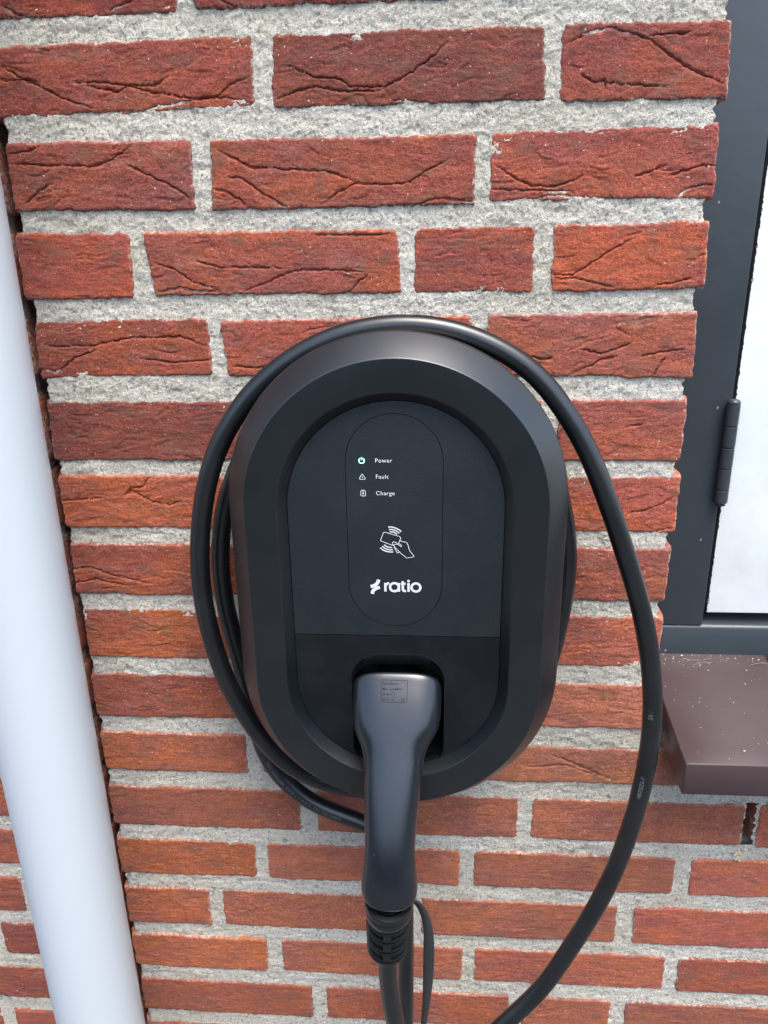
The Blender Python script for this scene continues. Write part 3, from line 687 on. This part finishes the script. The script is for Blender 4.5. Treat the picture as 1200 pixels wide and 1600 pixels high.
rr = 5.8; prof = [(-360.3, rr), (-359, rr)] + [(-359+rr*.62*math.sin(t), rr*math.cos(t)) for t in np.linspace(0.15, 1.5, 7)]
MB().loft([disc_ring(hx, hy, z, r) for z, r in prof], True, True).build('pin_cap', M_FRAME, H, sharp=45)

# ------------------------------------------------------------------ sill
sill = thing('window_sill', (400, 0, -690), 'purple-brown glazed sill tiles sloping out below the anthracite window', 'window sill')
def sill_tile(x0, x1):
    pr = [(-67.5,-656.8),(-66.9,-655.3),(-65.5,-654.6)] + [(y, -654.6+(y+65.5)*.205+.5*math.sin(y/30)) for y in np.linspace(-50, 90, 9)] + [(90,-668),(-40,-688),(-65.5,-688),(-67,-687.2),(-67.5,-685.8)]
    pc = [(sum(p[0] for p in pr)/len(pr), sum(p[1] for p in pr)/len(pr))][0]
    rings = []
    for x, s in ((x0, .8),(x0+.3,.4),(x0+1.0,0),(x1-1.0,0),(x1-.3,.4),(x1,.8)):
        rings.append([(x, y+(s if y < pc[0] else -s), z+(s if z < -670 else -s)) for y, z in pr])
    mb = MB().loft(rings, True, True); return mb.build('sill_tile', M_SILL, sill, sharp=35)
sill_tile(223, 343); sill_tile(348, 468); sill_tile(473, 593)
mb = MB()
for x in (342.8, 467.8): mb.box(x, x+5.5, -60, 88, -686, -657).box(x, x+5.5, 0, 88, -657, -642)
mb.build('mortar', M_MORTAR, sill)
# grit and threads of dirt gathered against the frame
rs = np.random.RandomState(3); mb = MB()
for i in range(190):
    x = rs.uniform(224, 420); k = rs.rand()
    y = 75-abs(rs.normal(0, 9)) if k < .62 else rs.uniform(-60, 70)
    z = -654.6+(y+65.5)*.205+.5*math.sin(y/30)+.25; r = min(1.3, rs.lognormal(-.95, .5))
    P = [(x+r*dx*rs.uniform(.6,1.5), y+r*dy*rs.uniform(.6,1.5), z+r*dz*.5) for dx,dy,dz in ((1,0,0),(0,1,0),(-1,0,0),(0,-1,0),(0,0,1),(0,0,-1))]
    mb.add(P, [(0,1,4),(1,2,4),(2,3,4),(3,0,4),(1,0,5),(2,1,5),(3,2,5),(0,3,5)])
o = mb.build('grit', mat('pale_grit', (.55,.54,.50), .9)[0], sill, sharp=10); o['kind'] = 'stuff'
mb = MB()
for i in range(5):
    x = rs.uniform(228, 330); y = rs.uniform(50, 76); a = rs.uniform(-.5, .5); ln = rs.uniform(8, 24); P = []
    for s in np.linspace(0, 1, 9):
        P.append((x+ln*s*math.cos(a), y+ln*s*math.sin(a)*.4-3*math.sin(3.1*s), -654.6+(y+65.5)*.205+1+4*math.sin(3.1*s)*rs.uniform(.8,1)))
    r = .11
    mb.loft([[(p[0], p[1]+r, p[2]), (p[0], p[1]-r*.5, p[2]+r), (p[0], p[1]-r*.5, p[2]-r)] for p in P], True, True)
o = mb.build('dry_threads', mat('straw', (.55,.52,.45), .8)[0], sill, sharp=40); o['kind'] = 'stuff'

# ------------------------------------------------------------------ drainpipe
pipe = thing('drainpipe', (PIPE_X, PIPE_Y, -1750), 'white plastic drainpipe running down the left edge of the brick wall', 'drainpipe')
def ringxy(cx, cy, z, r, n=72): return [(cx+r*math.cos(2*math.pi*i/n), cy+r*math.sin(2*math.pi*i/n), z) for i in range(n)]
zz = np.linspace(-1740, 235, 40)
MB().loft([ringxy(PIPE_X-.0055*(z+600), PIPE_Y, z, PIPE_R) for z in zz] , True, False).build('pipe', M_PIPE, pipe, sharp=60)
mb = MB().box(PIPE_X-12, PIPE_X+12, PIPE_Y+PIPE_R-2, 4, 150, 172)
mb.loft([ringxy(PIPE_X, PIPE_Y, z, r) for z, r in ((146,PIPE_R+.5),(146,PIPE_R+4),(176,PIPE_R+4),(176,PIPE_R+.5))])
mb.build('bracket', M_PIPE, pipe)

# ------------------------------------------------------------------ charging point
CX, CZ = -30.8, -485.5
ev = thing('ev_charger', (CX, 0, CZ), 'black oval wall charging point with a printed status plate and plug inserted', 'charging point')
def stadium(hw, ht, y, n=40, cx=CX, cz=CZ):
    """outline with half width hw, half height ht, both ends semicircles"""
    P = []; s = ht-hw
    for i in range(n+1): t = math.pi*i/n; P.append((cx+hw*math.cos(t), y, cz+s+hw*math.sin(t)))
    for i in range(n+1): t = math.pi+math.pi*i/n; P.append((cx+hw*math.cos(t), y, cz-s+hw*math.sin(t)))
    return P
def fillet(prof, r, n=5):
    """round the inner corners of a profile of (offset, y) pairs"""
    out = [prof[0]]
    for i in range(1, len(prof)-1):
        p, a, b = [np.array(prof[j], float) for j in (i, i-1, i+1)]
        da, db = a-p, b-p; la, lb = np.linalg.norm(da), np.linalg.norm(db); rr = min(r[i] if isinstance(r, (list,tuple)) else r, la*.45, lb*.45)
        s, e = p+da/la*rr, p+db/lb*rr
        for t in np.linspace(0, 1, n): out.append(tuple((1-t)**2*s+2*t*(1-t)*p+t*t*e))
    out.append(prof[-1]); return out
# hw, y ; half height = hw + 75.5
HH = 75.5
prof = [(118,-50),(129,-54),(132.6,-66),(133.8,-79),(116.2,-101.5),(91.5,-100.3),(84.2,-91.5),(84.2,-86)]
prof = fillet(prof, [0,1,3,2.0,.7,1.2,.8,0], 6)
MB().loft([stadium(hw, hw+HH, y, 56) for hw, y in prof]).build('front_cover', M_COVER, ev, sharp=50)
pr = fillet([(118,0),(118,-10),(98,-14),(98,-46),(120,-50)], 2)
MB().loft([stadium(hw, hw+HH, y, 40) for hw, y in pr]).build('cable_reel', M_COVER, ev, sharp=40)
import bmesh
def plate(name, loops, y, thick, material, parent, bev=.35):
    """flat plate from closed loops (first outer, then holes) at depth y, extruded backwards"""
    bm = bmesh.new(); edges = []; vs_all = []
    for lp in loops:
        vs = [bm.verts.new((x, y, z)) for x, z in lp]; vs_all.append(vs)
        for i in range(len(vs)): edges.append(bm.edges.new((vs[i], vs[(i+1) % len(vs)])))
    bmesh.ops.triangle_fill(bm, use_beauty=True, use_dissolve=False, edges=edges)
    for f in bm.faces:
        f.normal_update()
        if f.normal.y > 0: f.normal_flip()
    V = [tuple(v.co) for v in bm.verts]; bm.verts.index_update(); F = [tuple(v.index for v in f.verts) for f in bm.faces]
    mb = MB().add(V, F)
    for lp, vs in zip(loops, vs_all):
        mb.loft([[(x, y, z) for x, z in lp], [(x, y+thick, z) for x, z in lp]])
    bm.free()
    return mb.build(name, material, parent, sharp=30)
def st2(hw, ht, cx=CX, cz=CZ, n=36): return [(p[0], p[2]) for p in stadium(hw, ht, 0, n, cx, cz)]
SEAM = -519.6
full = st2(83.9, 83.9+HH, n=60)
up = [p for p in full if p[1] > SEAM+.4]; lo = [p for p in full if p[1] < SEAM-.4]
xr = CX+83.9; xl = CX-83.9
# ordered loops: the stadium starts at the right, runs over the top, comes down on the left
top_arc = [p for p in full[:61]]; bot_arc = [p for p in full[61:]]
upper = [(xr, SEAM+.3)] + top_arc + [(xl, SEAM+.3)]
lower = [(xl, SEAM-.3)] + bot_arc + [(xr, SEAM-.3)]
PX, PZ, PHW, PHT = -31.3, -423.1, 36.9, 87.3
pill = st2(PHW, PHT, PX, PZ, 30)
plate('upper_panel', [upper, st2(PHW+.45, PHT+.45, PX, PZ, 30)], -91.6, 4, M_PANEL, ev)
info = plate('info_plate', [pill], -91.55, 3, M_PLATE, ev)
def rrect(x0, x1, z0, z1, rt, rb, n=10):
    P = []
    for cx, cz, r, a in ((x1-rt, z1-rt, rt, 0), (x0+rt, z1-rt, rt, 90), (x0+rb, z0+rb, rb, 180), (x1-rb, z0+rb, rb, 270)):
        for i in range(n+1): t = math.radians(a+90*i/n); P.append((cx+r*math.cos(t), cz+r*math.sin(t)))
    return P
HX = -30.2
hoodA = rrect(HX-38.8, HX+38.8, -646, -536.2, 24, 20)
hoodB = rrect(HX-38.2, HX+38.2, -645, -549.0, 21, 20)
plate('lower_panel', [lower, hoodA], -91.5, 4, M_LOWER, ev)
def ring3(lp, y, dz=0): return [(x, y, z+dz) for x, z in lp]
def lerp(a, b, t): return [(p[0]*(1-t)+q[0]*t, p[1]*(1-t)+q[1]*t) for p, q in zip(a, b)]
rings = [ring3(hoodA, -91.5), ring3(hoodA, -92.1), ring3(lerp(hoodA, hoodB, .06), -92.3), ring3(lerp(hoodA, hoodB, .9), -87.5), ring3(hoodB, -86.9), ring3(lerp(hoodA, hoodB, 1.03), -86.0), ring3(hoodB, -40)]
MB().loft(rings, False, True).build('socket_hood', M_LOWER, ev, sharp=45)
MB().loft([[(x, y, z) for x, z in rrect(HX-34, HX+34, -640, -552, 20, 20)] for y in (-42, -50)], True, True).build('socket', M_CAVITY, ev)
MB().loft([ring3(full, -80), ring3(full, -78)], False, False).build('inner_frame', M_CAVITY, ev)

# --- printed marks: thin raised ink shapes on the plate
YP = -91.72
LAY = [0]
def strokes(lines, wd, closed=False):
    mb = MB()
    for pts in lines:
        LAY[0] = (LAY[0]+1) % 12; yy = YP-.012*LAY[0]
        cl = closed or (len(pts) > 2 and math.dist(pts[0], pts[-1]) < 1e-6)
        if cl: pts = pts[:-1] if math.dist(pts[0], pts[-1]) < 1e-6 else pts
        n = len(pts); A = []; Bv = []
        for i in range(n):
            p = pts[i]; a = pts[i-1] if (i > 0 or cl) else p; b = pts[(i+1) % n] if (i < n-1 or cl) else p
            t1 = Vector((p[0]-a[0], p[1]-a[1])); t2 = Vector((b[0]-p[0], b[1]-p[1]))
            if t1.length < 1e-9: t1 = t2
            if t2.length < 1e-9: t2 = t1
            t1.normalize(); t2.normalize(); t = (t1+t2)
            if t.length < 1e-6: t = t1
            t.normalize(); k = 1/max(.5, t.dot(t1)); nn = Vector((-t.y, t.x))*wd/2*k
            A.append((p[0]+nn.x, yy, p[1]+nn.y)); Bv.append((p[0]-nn.x, yy, p[1]-nn.y))
        V = A+Bv; F = []
        for i in range(n if cl else n-1):
            j = (i+1) % n; F.append((i, n+i, n+j, j))
        mb.add(V, F)
    return mb
def arc(cx, cz, r, a0, a1, n=18): return [(cx+r*math.cos(math.radians(a0+(a1-a0)*i/n)), cz+r*math.sin(math.radians(a0+(a1-a0)*i/n))) for i in range(n+1)]
def text_mesh(s, size, bold=0, space=1.0):
    cu = bpy.data.curves.new('txt', 'FONT'); cu.body = s; cu.size = size; cu.offset = bold; cu.space_character = space; cu.resolution_u = 3
    ob = bpy.data.objects.new('txt', cu); S.collection.objects.link(ob)
    dg = bpy.context.evaluated_depsgraph_get(); dg.update()
    me = bpy.data.meshes.new_from_object(ob.evaluated_get(dg))
    V = np.array([v.co[:] for v in me.vertices]); F = [tuple(p.vertices) for p in me.polygons]
    bpy.data.objects.remove(ob); bpy.data.curves.remove(cu); bpy.data.meshes.remove(me)
    return V, F
def print_text(s, x, z, size, bold, name='lettering', y=YP, m=None, parent=None, space=1.0):
    V, F = text_mesh(s, size, bold, space); P = [(x+v[0], y, z+v[1]) for v in V]
    return MB().add(P, F).build(name, m or M_WHITE, parent or info)
# power symbol (lit), warning triangle, battery
px, pz = -55.8, -371.6
strokes([arc(px, pz, 2.05, 118, 422, 26), [(px, pz+.5), (px, pz+2.7)]], .62).build('power_symbol', M_GREEN, info)['label'] = 'lit green ring power symbol'
tx, tz = -55.6, -384.5
tri = []
for a in (90, 210, 330):
    c = (tx+1.9*math.cos(math.radians(a)), tz-.2+1.9*math.sin(math.radians(a))); tri += arc(c[0], c[1], .6, a-60, a+60, 4)
tri.append(tri[0])
strokes([tri, [(tx, tz+.95), (tx, tz-.35)], [(tx, tz-.75), (tx, tz-1.05)]], .46).build('fault_symbol', M_WHITE, info)
bx, bz = -55.3, -397.3
bat = rrect(bx-1.75, bx+1.75, bz-2.3, bz+1.9, .6, .6, 3); bat.append(bat[0])
strokes([bat, [(bx-.8, bz+2.35), (bx+.8, bz+2.35)], [(bx+.35, bz+.95), (bx-.4, bz-.15), (bx+.4, bz-.15), (bx-.35, bz-1.3)]], .46).build('charge_symbol', M_WHITE, info)
print_text('Power', -45.8, -373.0, 4.6, .02, space=1.10); print_text('Fault', -45.5, -385.7, 4.6, .02, space=1.10); print_text('Charge', -45.5, -398.9, 4.6, .02, space=1.10)
# hand presenting a card between two sets of radio arcs: points read off as (u, v) = 0.075 mm steps on the plate
def cp(u, v): return (-69.0+u*.0656, -410.2-v*.0685)
card = [cp(*p) for p in [(405,372),(408,385),(545,437),(620,415),(645,350),(640,335),(625,325),(460,278),(445,280),(437,290)]]; card.append(card[0])
hand = [[cp(*p) for p in [(633,380),(718,402),(735,440),(750,500),(803,568),(780,582),(712,592),(690,570),(640,530),(600,490),(570,455),(550,425),(545,405),(560,393),(580,398),(610,425),(650,452),(652,436),(640,424),(625,418)]],
        [cp(*p) for p in [(565,458),(590,510),(600,528),(615,528),(622,512)]], [cp(*p) for p in [(582,470),(612,505)]], [cp(*p) for p in [(618,412),(636,380)]]]
W0 = strokes([card]+hand, .48)
def ar(pts, wd):
    m = strokes([[cp(*p) for p in pts]], wd); W0.add(m.v, m.f)
ar([(498,215),(540,213),(590,228),(630,250),(652,270)], .95); ar([(505,244),(545,243),(590,258),(630,288)], .95); ar([(515,273),(550,272),(580,284),(602,302)], .95)
ar([(398,468),(430,495),(480,515),(520,520),(553,518)], .95); ar([(422,450),(455,475),(500,492),(550,490)], .95); ar([(445,432),(475,452),(505,462),(538,464)], .95)
W0.build('card_symbol', M_WHITE, info)
# company mark: two opposed hooked strokes
lg = strokes([[cp(*p) for p in [(372,868),(365,895),(345,925),(310,948),(272,956)]], [cp(*p) for p in [(385,965),(345,975),(310,1000),(295,1025),(291,1050)]]], 2.75)
lg.build('logo', M_WHITE, info)
def L_(pts): return [cp(*p) for p in pts]
rr_ = 54*.0656
a_c = cp(563,962); o_c = cp(825,962)
word = strokes([L_([(452,908),(452,1018)]), arc(cp(505,962)[0], cp(505,962)[1], rr_, 95, 160, 8)], 1.95)
for m in (strokes([arc(a_c[0], a_c[1], rr_, 0, 360, 32)], 1.95), strokes([L_([(617,908),(617,1018)])], 1.95),
          strokes([L_([(665,885),(665,985)]) + L_([(670,1000),(682,1009),(703,1010)])], 1.95), strokes([L_([(640,917),(700,917)])], 1.7),
          strokes([L_([(735,908),(735,1018)])], 1.95), strokes([arc(cp(735,882)[0], cp(735,882)[1], .55, 0, 360, 14)], 1.1),
          strokes([arc(o_c[0], o_c[1], rr_, 0, 360, 32)], 1.95)):
    word.add(m.v, m.f)
word.build('lettering', M_WHITE, info)

# ------------------------------------------------------------------ cable with plug
cab = thing('charging_cable', (-31, -110, -640), 'thick black charging cable looped round the charger, its plug in the socket', 'charging cable')
def spline(P, n_per=10):
    P = np.array(P, float); out = []
    for i in range(len(P)-1):
        p0 = P[max(i-1,0)]; p1 = P[i]; p2 = P[i+1]; p3 = P[min(i+2, len(P)-1)]
        for t in np.linspace(0, 1, n_per, endpoint=False):
            out.append(.5*((2*p1)+(-p0+p2)*t+(2*p0-5*p1+4*p2-p3)*t*t+(-p0+3*p1-3*p2+p3)*t**3))
    out.append(P[-1]); return np.array(out)
def resample(P, ds):
    s = np.concatenate([[0], np.cumsum(np.linalg.norm(np.diff(P, axis=0), axis=1))]); n = int(s[-1]/ds)
    q = np.linspace(0, s[-1], n+1); return np.stack([np.interp(q, s, P[:,k]) for k in range(3)], -1)
def smooth(P, k, it):
    for _ in range(it):
        Q = P.copy(); Q[1:-1] = P[1:-1]*.5+(P[:-2]+P[2:])*.25; P = Q
    return P
def frames(P):
    T = np.gradient(P, axis=0); T /= np.linalg.norm(T, axis=1)[:,None]
    N_ = np.array([0,-1.0,0])[None]-T*(T@np.array([0,-1.0,0]))[:,None]; N_ /= np.linalg.norm(N_, axis=1)[:,None]
    return T, N_, np.cross(T, N_)
def tube(P, R, seg=24, mb=None):
    T, N_, B_ = frames(P); mb = mb or MB()
    mb.loft([[tuple(P[i]+R*(math.cos(2*math.pi*k/seg)*N_[i]+math.sin(2*math.pi*k/seg)*B_[i])) for k in range(seg)] for i in range(len(P))], True, True)
    return mb
CR = 8.35
path = smooth(resample(spline([(x,y,z) for x,y,z in LOOP]), 4.0), 1, 60)
front = FRONT
P1 = smooth(resample(spline(front + [(45,-98,-1025),(60,-92,-1000)]), 4.0), 1, 30)
P1 = P1[P1[:,2] < 0]
allp = np.vstack([P1, path])
allp = smooth(resample(allp, 3.5), 1, 12)
sheath = tube(allp, CR).build('sheath', M_RUBBER, cab, sharp=80)
T, N_, B_ = frames(allp)
def cable_text(s, near, size, ang, flip, name='lettering'):
    V, F = text_mesh(s, size, .02, 1.1)
    i0 = int(np.argmin(np.linalg.norm(allp-np.array(near), axis=1))); out = []
    for x, y, _ in V:
        u = i0 + (-x if flip else x)/3.5; i = int(min(max(u, 0), len(allp)-2)); f = u-i
        p = allp[i]*(1-f)+allp[i+1]*f; n = N_[i]*(1-f)+N_[i+1]*f; b = B_[i]*(1-f)+B_[i+1]*f
        a = ang + ((y-size*.35) if flip else -(y-size*.35))/CR
        out.append(tuple(p+(CR+.12)*(math.cos(a)*n+math.sin(a)*b)))
    MB().add(out, F).build(name, M_GREYPR, sheath)
cable_text('62893 IEC 123  5 X 6 + 1 X 0.5  450/750V  VDE', (-92.0,-27,-759), 4.6, TANG[0], True)
cable_text('H07BZ5-F', (186.4,-67,-690), 5.0, TANG[1], TFLIP)
cable_text('20 /', (190.5,-63,-610), 5.0, TANG[1], TFLIP)

def superring(cx, cy, z, a, b, n, seg=64, tilt=0.0):
    R = []
    for i in range(seg):
        t = 2*math.pi*i/seg; c, s = math.cos(t), math.sin(t)
        x = a*abs(c)**(2/n)*(1 if c > 0 else -1); y = b*abs(s)**(2/n)*(1 if s > 0 else -1)
        R.append((cx+x, cy+y, z + y*tilt))
    return R
pl = np.array([(-30.6,-569.0,36.9,-92.0)]+list(PLUG)[3:])
keys = [(-551,3.4,.74),(-575,3.4,.74),(-592,3.0,.76),(-608,2.8,.84),(-633,2.7,.90),(-700,2.5,.95),(-737,2.5,.95)]
def kv(z, c): 
    zs = [-k[0] for k in keys]; return float(np.interp(-z, zs, [k[c] for k in keys]))
ctr = resample(spline([(p[0], p[3], p[1]) for p in pl], 8), 1.5)
wid = np.interp(-ctr[:,2], -pl[:,1], pl[:,2])
fz = [560,587,605.5,623,640,664,681,700,713,727]; ff = [112,129,141,151.5,161,170.5,175.5,178.5,180,180]
k5 = np.hanning(15)[1:-1]; k5 = k5/k5.sum(); wid = np.convolve(np.pad(wid, 6, 'edge'), k5, 'valid')
zt_ = [569,589,605,623,640,664,681,700,713,727]
fy = np.interp(-ctr[:,2], zt_, [-119,-131,-141,-152,-162,-175,-183,-189,-191,-190.5])
bb_ = np.interp(-ctr[:,2], zt_, [27,26,24.5,22.5,20.8,19.6,19.4,20,20.5,20])
ctr[:,1] = fy+bb_*1.12
ctr = smooth(ctr, 1, 40); bb_ = smooth(bb_[:,None], 1, 30)[:,0]
rings = []
n = len(ctr); TC = np.gradient(ctr, axis=0); TC /= np.linalg.norm(TC, axis=1)[:,None]
TC = smooth(TC, 1, 25); TC[:,0] = 0; TC /= np.linalg.norm(TC, axis=1)[:,None]
for i in range(n):          # the head bends back into the socket
    f = min(1, i*1.5/34); f = f*f*(3-2*f); TC[i] = TC[i]*f+np.array([0,-.86,-.51])*(1-f); TC[i] /= np.linalg.norm(TC[i])
def pring(c, T, a, b, nn, seg=72):
    nv = np.array([0, -T[2], T[1]]); R = []        # across the axis, pointing back to the wall
    for i in range(seg):
        t = 2*math.pi*i/seg; cc, ss = math.cos(t), math.sin(t)
        x = a*abs(cc)**(2/nn)*(1 if cc > 0 else -1); y = b*abs(ss)**(2/nn)*(1 if ss > 0 else -1)
        R.append((c[0]+x, c[1]+nv[1]*y, c[2]+nv[2]*y))
    return R
for i in range(n):
    a = wid[i]; b = bb_[i]; s0 = i*1.5; e = 1.0
    if s0 < 6: e = min(e, (1-(1-s0/6)**2)**.5*.10+.90)
    s1 = (n-1-i)*1.5
    if s1 < 6: e = min(e, (max(0, 1-(1-s1/6)**2))**.5*.16+.84)
    rings.append(pring(ctr[i], TC[i], a*e, b*e, kv(ctr[i][2], 1)))
plug = MB().loft(rings, True, True).build('plug', M_PLUG, cab, sharp=50)
nb_ = [np.array([ctr[0][0], ctr[0][1]+d_, ctr[0][2]-1.5]) for d_ in (16, 40)]
MB().loft([[(p_[0]+20*math.cos(a_), p_[1], p_[2]-10+16*math.sin(a_)) for a_ in np.linspace(0, 2*math.pi, 32, endpoint=False)] for p_ in nb_], True, True).build('plug_nose', M_CAVITY, cab, sharp=40)
# strain relief: ribbed collar
mb = MB(); c0 = np.array(COL0); c1 = np.array(COL1)
def cring(s, r, seg=48):
    p = c0*(1-s)+c1*s; return superring(p[0], p[1], p[2], r, r, 2.0, seg, tilt=.21)
mb.loft([cring(s, 13.6-1.0*s) for s in np.linspace(0, .93, 8)] + [cring(.96, 9.0)], True, True)
def rib(s0, s1, r0, dr=1.0): mb.loft([cring(s0, r0-5), cring(s0+.004, r0-.6), cring(s0+.02, r0), cring((s0+s1)/2, r0+.15), cring(s1-.02, r0), cring(s1-.004, r0-.6), cring(s1, r0-5)])
rib(.03,.115,19.6); rib(.125,.27,19.2)
for k in range(3):
    b = .295+k*.215; rib(b, b+.048, 18.6-.4*k); rib(b+.084, b+.124, 17.2-.3*k); rib(b+.158, b+.198, 18.4-.4*k)
rib(.935, 1.0, 17.6)
for k in range(3):
    s = .29+k*.215+.105; p = c0*(1-s)+c1*s; r = 18.0-.4*k
    mb.box(p[0]-3.2, p[0]+3.2, p[1]-r-.3, p[1]-r+5, p[2]-6.5, p[2]+6.5)
mb.build('strain_relief', M_COLLAR, cab, sharp=35)
# tether strap of the dust cap
sp = smooth(resample(spline(STRAP), 2.5), 1, 8); T2 = np.gradient(sp, axis=0); T2 /= np.linalg.norm(T2, axis=1)[:,None]
mb = MB(); R_ = []
for i in range(len(sp)):
    f = i/(len(sp)-1); wd = (3.6+1.9*math.exp(-((f-.33)/.22)**2)-1.4*f)
    n_ = Vector((1, -.35, 0)).normalized(); t_ = Vector(T2[i]); n_ = (n_-t_*n_.dot(t_)).normalized(); b_ = t_.cross(n_)
    p = Vector(sp[i]); R_.append([tuple(p+n_*(wd*c)+b_*(.9*s)) for c, s in ((1,.3),(.85,1),(-.85,1),(-1,.3),(-1,-.3),(-.85,-1),(.85,-1),(1,-.3))])
mb.loft(R_, True, True).build('cap_strap', M_STRAP, cab, sharp=60)
# rating plate moulded into the plug head
me = plug.data; off = wl(plug)
bv = BVHTree.FromPolygons([tuple(v.co) for v in me.vertices], [tuple(p.vertices) for p in me.polygons])
def on_plug(x, z, lift=.00008):
    o_ = Vector((x/1000, -.4, z/1000+Z0))-off; h, nrm, _, _ = bv.ray_cast(o_, Vector((0,1,0)))
    if h is None: return on_plug(x, z-1.0)
    h = h+off; return (x, h.y*1000-lift*1000, z)
mb = MB()
def ptxt(s, x, z, size):
    V, F = text_mesh(s, size, .015, 1.05); mb.add([on_plug(x+v[0], z+v[1]) for v in V], F)
for s, x, z, sz in RATING: ptxt(s, x, z, sz)
def pstroke(pts, wd):
    m = strokes([pts], wd); mb.add([on_plug(v[0], v[2]) for v in m.v], m.f)
fr = rrect(RX0, RX1, RZ0, RZ1, 1.2, 1.2, 4); fr.append(fr[0]); 
# subdivide long sides so that the frame follows the curved plug
fr2 = []
for a, b in zip(fr[:-1], fr[1:]):
    k = max(1, int(math.dist(a, b)/1.5)); fr2 += [(a[0]+(b[0]-a[0])*i/k, a[1]+(b[1]-a[1])*i/k) for i in range(k)]
fr2.append(fr2[0]); pstroke(fr2, .28)
pstroke(arc(RX0+9.6, RZ0+5.1, 1.3, 0, 360, 16), .22)
mb.build('rating_mark', M_DARKPR, plug)
